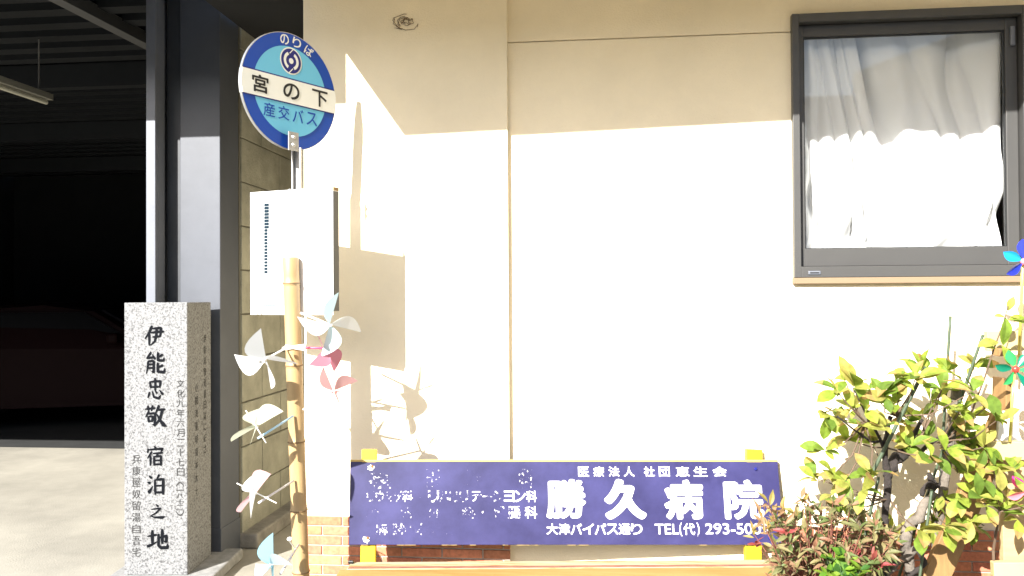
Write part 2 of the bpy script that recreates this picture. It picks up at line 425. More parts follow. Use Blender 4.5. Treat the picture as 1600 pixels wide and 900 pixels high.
# leftover marks of a bird or insect nest
b = BM(); c0 = W(635, 34, -.031)
for k in range(9):
    a0 = rng.uniform(0, 6.28); pts = []
    rr = rng.uniform(.012, .055)
    for i in range(9):
        a = a0 + i * rng.uniform(.25, .55); pts.append(c0 + Vector((cos(a) * rr * 1.2 + rng.uniform(-.008, .008), -rng.uniform(0, .003), sin(a) * rr * .7 + rng.uniform(-.004, .004))))
    tube(b, pts, .0011, 5)
tagm(obj('nest_remains', b, M['mud']), 'scrap of dry brown nest fibres stuck high on the shaded cream wall', 'nest')

# curtain
cx0, cx1 = sx0 + .028, W(1569, 230, .1).x - .012
b = BM(); cz0, cz1 = sz0 + .05, sz1 + .02
NU, NV = 150, 60
grid = []
for j in range(NV + 1):
    v = j / NV; row = []
    for i in range(NU + 1):
        u = i / NU
        x = cx0 + (cx1 - cx0) * u
        uu = u + .16 * (v - .5) * sin(3.1 * u + .5) - .10 * (1 - v) * (1 - u)
        q1 = uu * 12 + 2.6 * noise.noise((uu * 2.6, v * .5, 1.7)) + .5 * noise.noise((uu * 8, v * 2, 4)); am = .7 + .6 * noise.noise((uu * 4, v * .6, 9)); y = .08 + .085 * (1 - abs(sin(q1))) ** 2.2 * am + .030 * (1 - abs(sin(q1 * 1.7 + .4 + 2 * v))) ** 2.2 + .006 * sin(uu * 43 + 1)
        k = 1.6 * max(0, 1 - v / .6)                          # crumpled towards the sill
        y += k * (.030 * sin(uu * 13 + v * 11) + .022 * (1 - abs(sin(u * 11 - v * 9))) ** 3 + .016 * sin(u * 37 - v * 23))
        y += .010 * sin(v * 5 + u * 6)
        if u > .9: x -= (u - .9) * .25 * sin(v * pi) * .3
        row.append(b.verts.new((x, max(.055, y), cz0 + (cz1 - cz0) * v)))
    grid.append(row)
for j in range(NV):
    for i in range(NU): b.faces.new((grid[j][i], grid[j][i + 1], grid[j + 1][i + 1], grid[j + 1][i]))
tagm(obj('curtain', b, M['curtain'], smooth=True), 'white gathered curtain hanging behind the dark framed window pane', 'curtain')

# ------------------------------------------------------------------ garage
gar = empty('garage', (-4, .9, 0), 'open dark garage with a blue grey steel column and a concrete block side wall', 'garage')
cy = .914
cl, cr = P(280, 450, 4.6).x, P(346, 450, 4.6).x
GZ = 3.45; GB = 8.2
b = BM(); box(b, (cl, cy, 0), (cr, cy + .24, GZ), .004); box(b, (cl - .006, cy - .006, 0), (cr + .006, cy + .246, .19), .004)
obj('column', b, M['column'], gar)
b = BM(); box(b, (cl - .14, .80, 0), (cl - .085, .83, GZ), .003); box(b, (cl - .14, .83, 0), (cl - .125, 1.05, GZ)); box(b, (cl - .10, .83, 0), (cl - .085, .90, GZ)); obj('shutter_rail', b, M['rail'], gar)
b = BM(); box(b, (cl - .085, .93, 0), (cl - .003, 1.1, GZ)); obj('filler_panel', b, M['dark_steel'], gar)
# block wall seen in the gap beside the house
bx = cr + .012
b = BM(); box(b, (bx - .15, cy + .25, 0), (bx - .012, GB, GZ)); bw = obj('block_wall', b, M['joint'], gar)
b = BM(); bl, bh = .60, .268; r = 0; z = .074
while z < GZ:
    y = cy + .262 - (r % 2) * bl / 2
    while y < GB - .2:
        a = max(y, cy + .262); c = min(y + bl - .01, GB)
        if c - a > .03: box(b, (bx - .014, a, z), (bx + rng.uniform(-.001, .002), c, z + bh - .009), .004)
        y += bl
    z += bh; r += 1
obj('block', b, M['block'], bw)
b = BM(); box(b, (bx - .15, cy + .245, 0), (bx + .10, GB, .09), .012); obj('footing', b, mat('footing_concrete', (.2, .19, .17), .95, var=.3, scale=8, bump=.4), gar)
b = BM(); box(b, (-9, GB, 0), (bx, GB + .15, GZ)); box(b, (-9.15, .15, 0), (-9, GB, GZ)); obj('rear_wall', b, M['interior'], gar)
b = BM(); box(b, (-9.15, .4, GZ + .02), (bx, GB, GZ + .06))
k = -9.1
yk = .95
while yk < GB:                                        # ribs of the corrugated deck
    box(b, (-9, yk, GZ - .03), (bx - .16, yk + .12, GZ + .02)); yk += .25
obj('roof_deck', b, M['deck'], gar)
b = BM(); box(b, (-14, .08, 2.99), (bx - .0, .12, 3.75), .003); box(b, (-9.15, .12, 3.70), (bx, .40, 3.75)); box(b, (-9.15, .40, GZ + .06), (bx, .44, 3.75)); obj('fascia', b, M['dark_steel'], gar)
for yk in (2.6, 4.6, 6.6):
    b = BM(); box(b, (-9, yk, GZ - .22), (bx - .16, yk + .09, GZ - .032)); obj('beam', b, M['deck'], gar)
b = BM(); plank(b, P(60, -25, 4.8), P(250, 75, 6.0), .09, .09, (0, 0, 1)); obj('brace', b, mat('light_steel', (.13, .13, .13), .5), gar)
# things on the rear wall
b = BM(); box(b, (-3.95, GB - .02, .9), (-3.1, GB - .002, 2.75)); obj('panel', b, mat('pale_panel', (.04, .04, .04), .8), gar)
b = BM(); box(b, (-3.85, GB - .06, 0), (-2.95, GB - .021, 2.02), .01); box(b, (-3.72, GB - .075, .2), (-3.08, GB - .061, 1.85)); dr = obj('door', b, mat('dark_door', (.02, .022, .025), .6), gar)
b = BM(); ring(b, -3.9, -2.9, 0, 2.08, .05, .05, .06, .02, GB - .09, GB - .022); obj('door_frame', b, mat('door_frame', (.09, .09, .085), .5), dr)
b = BM(); tube(b, [(-3.76, GB - .12, 1.0), (-3.70, GB - .12, 1.0)], .012); obj('handle', b, M['chrome'], dr)
# ceiling lamp
lr = empty('ceiling_lamp', (-4.2, 4, 2.9), 'unlit fluorescent batten lamp hanging under the garage roof', 'lamp')
a0, a1 = P(-40, 112, 5.2), P(76, 152, 6.0)
dl = (a1 - a0).normalized()
b = BM(); plank(b, a0, a1, .075, .045, Vector((0, 0, 1)).cross(dl)); obj('housing', b, mat('dusty_enamel', (.34, .33, .28), .6), lr)
b = BM(); tube(b, [a0 + Vector((0, 0, -.045)), a1 + Vector((0, 0, -.045)) - dl * .03], .016, 10); obj('tube', b, M['fluor'], lr)
b = BM()
for s in (.15, .85):
    b = BM(); p = a0.lerp(a1, s); tube(b, [p + Vector((0, 0, .02)), (p.x, p.y, GZ)], .005, 6); obj('hanger', b, M['galv'], lr)

# parked car inside the garage, front corner towards us
def build_car():
    car = empty('parked_car', (-6.6, 6.0, 0), 'dark red car parked deep in the unlit garage', 'car')
    Mx = Matrix.Translation((-6.35, 5.9, 0)) @ Matrix.Rotation(R(18), 4, 'Z')
    def T(bm): bmesh.ops.transform(bm, matrix=Mx, verts=bm.verts); return bm
    # profile along x (front at +x), lofted across the width
    prof = [(-2.0, .35), (-2.05, .75), (-1.95, .98), (-1.55, 1.05), (-1.0, 1.42), (-.2, 1.48), (.35, 1.40), (1.0, 1.0), (1.75, .88), (1.98, .72), (2.02, .4), (1.9, .28), (-1.9, .28)]
    bm = BM(); rings = []
    for yy, s, zt in ((-.84, .93, .9), (-.82, .98, .97), (-.62, 1, 1), (.62, 1, 1), (.82, .98, .97), (.84, .93, .9)):
        ring_ = []
        for x, z in prof:
            y2 = yy * (.8 if z > 1.1 else 1); ring_.append(bm.verts.new((x * s, y2, .28 + (z - .28) * zt)))
        rings.append(ring_)
    n = len(prof)
    for a, c in zip(rings, rings[1:]):
        for i in range(n): bm.faces.new((a[i], a[(i + 1) % n], c[(i + 1) % n], c[i]))
    bm.faces.new(rings[0][::-1]); bm.faces.new(rings[-1])
    bmesh.ops.recalc_face_normals(bm, faces=bm.faces)
    obj('body', T(bm), M['car_red'], car)
    bm = BM(); prism(bm, [(.40, -.58, 1.37), (.97, -.62, 1.03), (.97, .62, 1.03), (.40, .58, 1.37)], (.02, 0, .02)); obj('windscreen', T(bm), M['car_glass'], car)
    for sgn in (-1, 1):
        bm = BM(); prism(bm, [(-.95, sgn * .68, 1.36), (.25, sgn * .68, 1.36), (.75, sgn * .74, 1.06), (-1.3, sgn * .74, 1.06)], (0, sgn * .03, 0)); obj('side_window', T(bm), M['car_glass'], car)
        bm = BM(); obox(bm, (1.93, sgn * .6, .72), (1, 0, 0), (0, 1, 0), (0, 0, 1), (.16, .3, .13), .03); obj('headlight', T(bm), M['chrome'], car)
        bm = BM(); obox(bm, (.62, sgn * .9, 1.06), (1, 0, 0), (0, 1, 0), (0, 0, 1), (.12, .18, .12), .03); obj('mirror', T(bm), M['car_red'], car)
        for xx in (-1.25, 1.25):
            bm = BM(); tube(bm, [(xx, sgn * .68, .31), (xx, sgn * .86, .31)], .31, 24); wh = obj('wheel', T(bm), M['tyre'], car)
            bm = BM(); tube(bm, [(xx, sgn * .86, .31), (xx, sgn * .875, .31)], [.19, .17], 20); obj('rim', T(bm), M['chrome'], wh)
    bm = BM(); obox(bm, (2.0, 0, .5), (1, 0, 0), (0, 1, 0), (0, 0, 1), (.08, 1.1, .1), .02); obj('grille', T(bm), M['black'], car)
    bm = BM(); obox(bm, (2.03, 0, .42), (1, 0, 0), (0, 1, 0), (0, 0, 1), (.07, 1.55, .06), .02); obj('bumper', T(bm), M['chrome'], car)
build_car()

# ------------------------------------------------------------------ granite pillar
RT = MC @ Vector((1, 0, 0)); RT = Vector((RT.x, RT.y, 0)).normalized()       # camera right, level
FW = Vector((-RT.y, RT.x, 0))
UP = Vector((0, 0, 1))
s0 = P(194, 473, 4.2); sw = (P(292.5, 473, 4.2) - s0).length; sd = .33; sh = s0.z
pillar = empty('stone_pillar', (s0.x + sw / 2, s0.y + sd / 2, 0), 'square grey granite pillar with black brush lettering beside the garage column', 'stone pillar')
ctr = Vector((s0.x, s0.y, 0)) + RT * sw / 2 + FW * sd / 2
b = BM(); obox(b, ctr + UP * (sh / 2 + .03), RT, FW, UP, (sw, sd, sh - .06), .004); obj('shaft', b, M['granite'], pillar)
b = BM(); obox(b, ctr + RT * .03 + UP * .03, RT, FW, UP, (sw + .22, sd + .24, .06), .01); obj('plinth', b, mat('plinth_stone', (.22, .22, .215), .9, var=.25, scale=20), pillar)
FO = Vector((s0.x, s0.y, sh))                          # top left of the front face; u to the right, v up
ppm = 4.2 / FPX                                        # metres per photo pixel on that face
# brush characters: strokes as (width profile, points) in a 100 grid, y down
K = {}
K['伊'] = [((11, 9, 4), (38, 2), (25, 34), (2, 66)), ((9, 9, 6), (24, 40), (25, 70), (24, 99)), ((7, 9), (42, 15), (86, 10)), ((10, 9, 7), (86, 10), (84, 34), (80, 56)),
    ((6, 9, 7), (32, 36), (70, 31), (100, 30)), ((6, 8), (42, 57), (82, 54)), ((9, 9, 7, 3), (63, 14), (61, 50), (52, 80), (30, 99))]
K['能'] = [((9, 6), (27, 2), (6, 28)), ((7, 8), (5, 29), (42, 24)), ((4, 10), (34, 12), (48, 33)), ((8, 7, 3), (12, 44), (10, 72), (2, 99)), ((6, 8), (12, 43), (40, 40)),
    ((9, 9, 9, 3), (41, 40), (41, 70), (40, 94), (30, 88)), ((6, 6), (12, 58), (38, 56)), ((6, 6), (12, 74), (38, 72)), ((9, 9, 8, 4), (63, 3), (63, 38), (92, 39), (95, 27)), ((9, 4), (88, 12), (64, 24)),
    ((9, 9, 9, 4), (62, 50), (62, 90), (95, 93), (99, 76)), ((9, 4), (88, 60), (64, 72))]
K['忠'] = [((8, 9), (20, 16), (25, 46)), ((6, 9), (20, 17), (82, 13)), ((10, 8), (82, 13), (76, 44)), ((6, 7), (25, 42), (78, 40)), ((9, 9, 7), (50, 0), (51, 30), (50, 60)),
    ((9, 4), (18, 66), (8, 92)), ((5, 8, 9, 4), (34, 62), (42, 88), (70, 95), (82, 80)), ((4, 9), (50, 58), (60, 71)), ((4, 12), (76, 56), (94, 76))]
K['敬'] = [((6, 8), (0, 18), (48, 13)), ((8, 6), (13, 4), (17, 27)), ((8, 5), (36, 2), (30, 26)), ((8, 4), (17, 29), (2, 54)), ((6, 8, 8, 3), (12, 39), (48, 36), (46, 92), (36, 88)),
    ((7, 7), (14, 52), (17, 77)), ((5, 7, 6), (14, 52), (36, 50), (33, 75)), ((5, 6), (16, 73), (33, 72)), ((9, 4), (67, 1), (50, 38)), ((6, 8), (58, 22), (96, 18)), ((9, 8, 3), (84, 20), (72, 62), (44, 97)),
    ((4, 8, 13, 4), (56, 40), (72, 68), (90, 90), (102, 96))]
K['宿'] = [((6, 11), (46, 0), (53, 11)), ((9, 5), (10, 13), (6, 34)), ((6, 8, 10, 4), (10, 18), (60, 14), (93, 13), (82, 30)), ((9, 4), (30, 28), (5, 62)), ((8, 8, 6), (22, 48), (23, 75), (22, 99)),
    ((6, 8), (38, 37), (94, 33)), ((8, 4), (66, 36), (55, 53)), ((8, 8), (43, 52), (44, 99)), ((6, 9, 9), (43, 53), (83, 50), (83, 99)), ((6, 6), (44, 73), (81, 71)), ((7, 7), (44, 93), (82, 92))]
K['泊'] = [((5, 11), (11, 6), (25, 18)), ((5, 12), (2, 38), (18, 43)), ((13, 12, 3), (7, 90), (14, 84), (30, 58)), ((10, 4), (67, 0), (52, 24)), ((9, 9), (43, 26), (45, 99)), ((6, 11, 11), (43, 27), (89, 22), (88, 99)),
    ((6, 7), (45, 56), (86, 54)), ((8, 8), (45, 89), (87, 88))]
K['之'] = [((4, 13), (44, 0), (58, 16)), ((7, 9), (16, 36), (76, 27)), ((9, 8, 4), (76, 27), (44, 62), (6, 84)), ((5, 9, 15, 6), (8, 82), (36, 92), (84, 93), (100, 86))]
K['地'] = [((6, 10), (2, 36), (46, 28)), ((11, 10), (25, 5), (25, 76)), ((12, 9, 4), (0, 88), (20, 80), (48, 64)), ((6, 11, 9, 3), (50, 46), (94, 33), (92, 66), (80, 60)), ((11, 10), (73, 0), (73, 74)),
    ((9, 9, 12, 12, 4), (55, 24), (55, 84), (68, 95), (98, 94), (99, 76))]
def brush(bm, ch, u0, u1, v0, v1, lift=.002):
    for si, st in enumerate(K[ch]):
        wd, pts = st[0], st[1:]
        # resample as a smooth-ish polyline
        P2 = []
        for i in range(len(pts) - 1):
            for k in range(4):
                t = k / 4; P2.append((Vector(pts[i]).lerp(Vector(pts[i + 1]), t), wd[i] + (wd[i + 1] - wd[i]) * t))
        P2.append((Vector(pts[-1]), wd[-1]))
        L, Rr = [], []
        for i, (p, wv) in enumerate(P2):
            d = (P2[min(i + 1, len(P2) - 1)][0] - P2[max(i - 1, 0)][0]).normalized(); nn = Vector((-d.y, d.x))
            e = .62 if i in (0, len(P2) - 1) else 1
            hw = wv * .72 * e
            if i == 0: p = p - d * 2
            if i == len(P2) - 1: p = p + d * 1.5
            L.append(p + nn * hw); Rr.append(p - nn * hw)
        def q(p): return FO + RT * (u0 + (u1 - u0) * p.x / 100) + UP * (v0 - (v0 - v1) * p.y / 100) - FW * (lift + .0002 * si)
        for i in range(len(L) - 1):
            face(bm, [q(L[i]), q(Rr[i]), q(Rr[i + 1]), q(L[i + 1])])
b = BM()
for ch, x0, x1, y0, y1 in (('伊', 226, 256, 509, 540), ('能', 228, 258, 550, 584), ('忠', 229, 256, 591, 624), ('敬', 227, 259, 633, 667), ('宿', 229, 256, 697, 727), ('泊', 230, 258, 741, 772), ('之', 233, 257, 787, 809), ('地', 230, 262, 826, 856)):
    brush(b, ch, (x0 - 194) * ppm, (x1 - 194) * ppm, -(y0 - 473) * ppm, -(y1 - 473) * ppm)
obj('lettering', b, M['ink'], pillar)
b = BM()
def column_text(bm, chars, o, ux, xc, y0, y1, w_, h_, lift=.002):
    st = (y1 - y0) / len(chars)
    for i, c in enumerate(chars):
        if c == ' ': continue
        yc = y0 + st * (i + .5)
        hh = h_ * (.18 if c == '一' else 1)
        put_text(bm, c, o, ux, UP, (xc - w_ / 2) * ppm, (xc + w_ / 2) * ppm, -(yc + hh / 2 - 473) * ppm, -(yc - hh / 2 - 473) * ppm, -.008, lift)
column_text(b, '文化九年六月二十七日', FO, RT, 282 - 194, 592, 745, 12, 12)
column_text(b, '︵一八十二︶', FO, RT, 281 - 194, 752, 806, 12, 8)
column_text(b, '兵康屋奴留湯自吾宅', FO, RT, 213 - 194, 708, 870, 13, 14)
obj('small_lettering', b, M['ink_grey'], pillar)
b = BM(); SO = FO + RT * sw; kx = 1 / .106                     # right-hand face, its width seen at a slant
column_text(b, '伊能忠敬測量日誌に記さ', SO, FW, .72 * sd / ppm, 524, 724, 11, 13)
column_text(b, '小國測量時宿本大十', SO, FW, .36 * sd / ppm, 600, 785, 11, 13)
obj('side_lettering', b, M['ink_grey'], pillar)

# ------------------------------------------------------------------ bus stop
Zp = 3.22
pc = P(453, 143.5, Zp)
stop = empty('bus_stop_sign', (P(461, 260, 3.24).x, P(461, 260, 3.24).y, 0), 'round blue and white bus stop sign on a galvanised post with a timetable plate', 'bus stop')
th = R(54) + YAW                                       # plan direction of the disc's plane
DU = Vector((cos(th), sin(th), 0)); DN = Vector((sin(th), -cos(th), 0))
RD = 90 / FPX * Zp
def disc(bm, r, off, n=72, c=(0, 0), squash=1.0, vmin=None, vmax=None):
    pts = []
    for k in range(n):
        a = 2 * pi * k / n; u, v = r * cos(a), r * sin(a)
        if vmin is not None: 
            if v < vmin - 1e-9: continue
        if vmax is not None:
            if v > vmax + 1e-9: continue
        pts.append(pc + DU * (c[0] + u) + UP * (c[1] + v * squash) + DN * off)
    face(bm, pts)
b = BM(); pts = [pc + DU * (RD * 1.012 * cos(2 * pi * k / 72)) + UP * (RD * 1.012 * sin(2 * pi * k / 72)) - DN * .006 for k in range(72)]
prism(b, pts, DN * .012); dk = obj('disc', b, M['alu'], stop)
for sgn in (1, -1):                                    # printed both sides
    def D(bm, r, off, **k):
        global pc
        disc(bm, r, off * sgn, **k)
    b = BM(); D(b, RD, .0068); obj('blue_ring', b, M['blue'], dk)
    b = BM(); D(b, RD * .775, .0076); obj('blue_field', b, M['light_blue'], dk)
bv0, bv1 = -.205 * RD, .205 * RD
def chord(v, r): return math.sqrt(max(0, r * r - v * v))
def band(bm, va, vb, off, r):
    pts = []; n = 10
    for k in range(n + 1):
        v = va + (vb - va) * k / n; pts.append(pc + DU * chord(v, r) + UP * v + DN * off)
    for k in range(n + 1):
        v = vb + (va - vb) * k / n; pts.append(pc - DU * chord(v, r) + UP * v + DN * off)
    return pts
b = BM(); face(b, band(b, bv0 - .005, bv1 + .005, .0084, RD)); face(b, band(b, bv0 - .005, bv1 + .005, -.0084, RD)[::-1]); obj('band_border', b, M['navy'], dk)
b = BM(); prism(b, band(b, bv0, bv1, -.0092, RD * 1.005), DN * .0184); obj('white_band', b, M['sign_white'], dk)
pt = pc + DN * .0093
for ch, u in (('宮', -.64), ('の', 0.0), ('下', .63)):
    hw = {'宮': .165, 'の': .175, '下': .18}[ch] * RD; hh = (.15 if ch != 'の' else .14) * RD
    b = BM(); put_text(b, ch, pt, DU, UP, u * RD - hw, u * RD + hw, -hh, hh, .03); obj('stop_name', b, M['black'], dk)
pt = pc + DN * .0078
for ch, a in (('の', 99), ('り', 82), ('ば', 64)):
    a = R(a); c = pt + DU * (.885 * RD * cos(a)) + UP * (.885 * RD * sin(a)); t = a - pi / 2
    ux = DU * cos(t) + UP * sin(t); uy = UP * cos(t) - DU * sin(t); h = .088 * RD
    b = BM(); put_text(b, ch, c, ux, uy, -h * 1.05, h * 1.05, -h, h, .02); obj('caption', b, M['sign_white'], dk)
b = BM(); row_text(b, '産交バス', pt, DU, UP, -.61 * RD, .60 * RD, -.40 * RD, .235 * RD, .012, 1.0); obj('operator_name', b, M['blue'], dk)
# emblem
ec = (.0, .53 * RD); er = .235 * RD
def sub(off): return .0079 + off
b = BM(); disc(b, er, sub(0), c=ec); em = obj('emblem', b, M['sign_white'], dk)
b = BM(); disc(b, er * .90, sub(.0004), c=ec); obj('emblem_disc', b, M['navy'], em)
b = BM(); disc(b, er * .21, sub(.0008), c=ec, n=24)
def ep(u, v): return pc + DU * (ec[0] + u * er) + UP * (ec[1] + v * er) + DN * sub(.0008)
def arc(a0, a1, r0, r1):
    n = 16
    for k in range(n):
        x, y = R(a0 + (a1 - a0) * k / n), R(a0 + (a1 - a0) * (k + 1) / n)
        face(b, [ep(r0 * cos(x), r0 * sin(x)), ep(r1 * cos(x), r1 * sin(x)), ep(r1 * cos(y), r1 * sin(y)), ep(r0 * cos(y), r0 * sin(y))])
for s in (0, 180):
    arc(-62 + s, 62 + s, .46, .68)
    a0 = R(105 + s); a1 = R(78 + s)
    p0 = (.56 * cos(a0), .56 * sin(a0)); p1 = (.93 * cos(a1), .93 * sin(a1)); d = Vector((p1[0] - p0[0], p1[1] - p0[1])).normalized(); nn = Vector((-d.y, d.x)) * .035
    face(b, [ep(p0[0] + nn.x, p0[1] + nn.y), ep(p0[0] - nn.x, p0[1] - nn.y), ep(p1[0] - nn.x, p1[1] - nn.y), ep(p1[0] + nn.x, p1[1] + nn.y)])
    arc(60 + s, 118 + s, .5, .58) if False else arc(115 + s, 62 + s + 62, .46, .62)
obj('emblem_mark', b, M['sign_white'], em)
# post: a folded channel, two flanges
pp = P(461, 260, 3.235); pxy = Vector((pp.x, pp.y, 0))
zt = P(461, 209, Zp).z
b = BM()
box(b, (pxy.x - .021, pxy.y + .012, 0), (pxy.x - .013, pxy.y + .028, zt), .002); box(b, (pxy.x + .012, pxy.y + .012, 0), (pxy.x + .020, pxy.y + .028, zt - .05), .002)
box(b, (pxy.x - .022, pxy.y + .028, 0), (pxy.x + .020, pxy.y + .032, zt - .02), .001)
obj('post', b, M['galv'], stop)
b = BM()
c1 = P(458.5, 221, Zp - .03)
obox(b, c1, DU, DN, UP, (.050, .004, .075), .001); bk = obj('bracket', b, M['galv'], stop)
b = BM()
for dz in (.017, -.014):
    tube(b, [c1 + UP * dz + DN * .002, c1 + UP * dz + DN * .008], [.009, .006], 12)
obj('screw', b, M['alu'], bk)
# timetable plate, turned so its right side comes nearer
ph = R(22) - 0
tr = P(520, 292, 3.155)
tu = (RT * cos(ph) - FW * sin(ph)).normalized(); tn = tu.cross(UP)     # tn faces the viewer
if tn.dot(FW) > 0: tn = -tn
Wt, Ht = .405, .505
tl = tr - tu * Wt
tc_ = tl + tu * Wt / 2 - UP * Ht / 2
b = BM(); obox(b, tc_ - tn * .002, tu, -tn, UP, (Wt, .004, Ht), .001); tp = obj('timetable_plate', b, M['white_paint'], stop)
b = BM(); side = tr - tn * .017
obox(b, side + tu * .003 - UP * (Ht / 2), tu, -tn, UP, (.004, .034, Ht - .03), .001); obj('side_edge', b, M['black_plastic'], tp)
b = BM(); obox(b, side + tu * .003 - UP * .007, tu, -tn, UP, (.005, .034, .014), .001); obj('corner_cap', b, M['wood_tan'], tp)
def tq(px, py):                                        # pixel on the plate to (u, v) from its top left
    d = P(px, py, 1) - CAM; t = (tl - CAM).dot(tn) / d.dot(tn); p = CAM + d * t - tl
    return p.dot(tu), p.dot(UP)
b = BM()
for k in range(22):                                    # column of hours
    ya = 318 + k * 5.0; u0, v0 = tq(412.8, ya); u1, v1 = tq(420.5, ya + 4.0)
    sh_ = 1 if k < 8 else .75
    o0 = tl + tn * .0012
    face(b, [o0 + tu * u0 + UP * v1, o0 + tu * (u0 + (u1 - u0) * sh_) + UP * v1, o0 + tu * (u0 + (u1 - u0) * sh_) + UP * v0, o0 + tu * u0 + UP * v0])
obj('hour_column', b, mat('printed_hours', (.008, .02, .032), .6, spec=.1), tp)
b = BM(); 
for (xa, ya, xb, yb) in ((412, 302, 423, 306), (431, 302, 446, 307), (449, 303, 500, 304.5)):
    u0, v0 = tq(xa, yb); u1, v1 = tq(xb, ya); o0 = tl + tn * .0012
    for k in range(6):
        a = u0 + (u1 - u0) * k / 6; c = a + (u1 - u0) / 9
        face(b, [o0 + tu * a + UP * v0, o0 + tu * c + UP * v0, o0 + tu * c + UP * v1, o0 + tu * a + UP * v1])
obj('faded_heading', b, mat('faded_print', (.25, .22, .14), .6), tp)
b = BM(); u0, v0 = tq(410, 481); u1, v1 = tq(431, 473); o0 = tl + tn * .0012
for k in range(3):
    a, c = v0 + (v1 - v0) * (k + .08) / 3, v0 + (v1 - v0) * (k + .75) / 3
    face(b, [o0 + tu * u0 + UP * a, o0 + tu * u1 + UP * a, o0 + tu * u1 + UP * c, o0 + tu * u0 + UP * c])
obj('sticker', b, mat('pale_blue_print', (.07, .32, .48), .5), tp)
b = BM()
for px, py in ((453, 296.5), (403, 490), (409, 490)):
    b = BM(); u, v = tq(px, py); c = tl + tu * u + UP * v; tube(b, [c, c + tn * .005], [.005, .003], 10); obj('rivet', b, M['galv'], tp)

# ------------------------------------------------------------------ bamboo pole
bt, bb = P(454, 402, 3.19), P(470.5, 900, 3.19)
d = (bb - bt) / (bt.z - bb.z); bbot = bt + d * bt.z
bam = empty('bamboo_pole', (bbot.x, bbot.y, 0), 'thick dry bamboo pole stuck with paper pinwheels in front of the bus timetable', 'pole')
def bpt(py, off=0): 
    t = (py - 402) / 498; return bt.lerp(bb, t)
nodes_px = [443, 571, 690, 797, 893, 985, 1080]
pts, rad = [], []
r0 = .0315
tot = bt.z
def bz(z): return bt + d * (bt.z - z)
zs = [bt.z]; 
nz = [bpt(p).z for p in nodes_px]
zz = bt.z; prof = [(bt.z, .030), (bt.z - .004, .0318)]
for n_ in nz:
    prof += [(n_ + .03, .0312), (n_ + .008, .0322), (n_ + .003, .0345), (n_ - .002, .0345), (n_ - .005, .0318), (n_ - .012, .0325), (n_ - .05, .0318)]
prof += [(0.0, .033)]
prof = [p for i, p in enumerate(prof) if p[0] >= 0]
prof.sort(key=lambda p: -p[0])
b = BM(); tube(b, [bz(z) for z, _ in prof], [r for _, r in prof], 28); obj('culm', b, M['bamboo'], bam, smooth=True)
for n_ in nz[:5]:
    b = BM(); tube(b, [bz(n_ + .0032), bz(n_ + .0015), bz(n_ - .0005), bz(n_ - .002)], [.0345, .0352, .0352, .0345], 28); obj('node_ring', b, M['bamboo_node'], bam, smooth=True)

# ------------------------------------------------------------------ pinwheels
paper = {'white': thin_mat('white_paper', (.56, .58, .59), .45), 'blue_white': thin_mat('pale_blue_paper', (.40, .54, .60), .45), 'pink': thin_mat('pink_paper', (.58, .36, .38), .5),
         'rose': thin_mat('rose_paper', (.50, .20, .27), .45), 'cream': thin_mat('cream_paper', (.46, .48, .37), .45), 'sky': thin_mat('sky_blue_paper', (.17, .34, .42), .35)}
straw_m = {'white': mat('white_straw', (.75, .74, .7), .5), 'blue': mat('blue_straw', (.32, .52, .68), .4), 'red': mat('red_straw', (.68, .07, .16), .45), 'grey': mat('grey_straw', (.58, .56, .55), .5)}
def blade(bm, c, n, e1, e2, L, ang, curl=.55, h=.85, mi=0):
    """one folded vane of a paper pinwheel: flat corner out, next corner curled back to the hub"""
    def dirv(a): return e1 * cos(a) + e2 * sin(a)
    A = dirv(ang) * L * 1.14; Bc = dirv(ang + pi / 2) * L * 1.08 + n * L * h; C = n * L * .12
    NS, NT = 7, 9; g = []
    for i in range(NS + 1):
        s = i / NS; row = []
        for j in range(NT + 1):
            t = j / NT
            q = A * (1 - t) ** 2 + (A * .36 + Bc * .84) * 2 * t * (1 - t) + C * t * t
            row.append(bm.verts.new(c + q * s + n * (.001 + .004 * s * (1 - s))))
        g.append(row)
    for i in range(NS):
        for j in range(NT):
            f = (g[i][j], g[i + 1][j], g[i + 1][j + 1], g[i][j + 1])
            try:
                ff = bm.faces.new(f); ff.material_index = mi
            except ValueError: pass
def pinwheel(label, hub, nrm, L, spin, m, stick=None, sm='white', m2=None, n=4, pin=None, sr=.0042):
    L *= .84
    hub = Vector(hub); nv = Vector(nrm).normalized(); e1, e2 = frame_of(nv)
    e1 = (UP - nv * UP.dot(nv)).normalized(); e2 = nv.cross(e1)
    root = empty('pinwheel', hub, label, 'pinwheel', 'paper pinwheels stuck to the bamboo pole')
    for k in range(n):
        b = BM(); blade(b, hub, nv, e1, e2, L, R(spin) + k * 2 * pi / n)
        o = obj('vane', b, m if (m2 is None or k % 2 == 0) else m2, root, smooth=True)
    b = BM(); tube(b, [hub - nv * .004, hub + nv * (.13 * L + .006)], [.003, .005], 10); obj('hub', b, straw_m['white'], root)
    if stick:
        b = BM(); tube(b, stick, sr, 10); obj('straw', b, straw_m[sm], root, smooth=True)
    if pin:
        b = BM(); tube(b, pin, .0022, 8); obj('axle', b, straw_m['white'], root)
CV = -FW
pinwheel('pale blue and white paper pinwheel nearest the bamboo top, over the timetable corner', P(515, 507, 3.08), CV + RT * .5 - UP * .1, .135, 75, paper['white'], [P(470, 489, 3.13), P(515, 507, 3.08)], 'white', paper['blue_white'])
pinwheel('rose pinwheel seen almost edge on, on a red straw below the pale blue one', P(506, 545, 3.10), RT * .93 + CV * .42 + UP * .05, .115, 30, paper['rose'], [P(462, 543, 3.15), P(504, 544, 3.10)], 'red', paper['rose'])
pinwheel('translucent pink pinwheel right of the bamboo, below the red straw', P(521, 611, 3.05), CV + RT * .35 + UP * .25, .105, 20, paper['pink'], [P(474, 640, 3.13), P(521, 611, 3.06)], 'white')
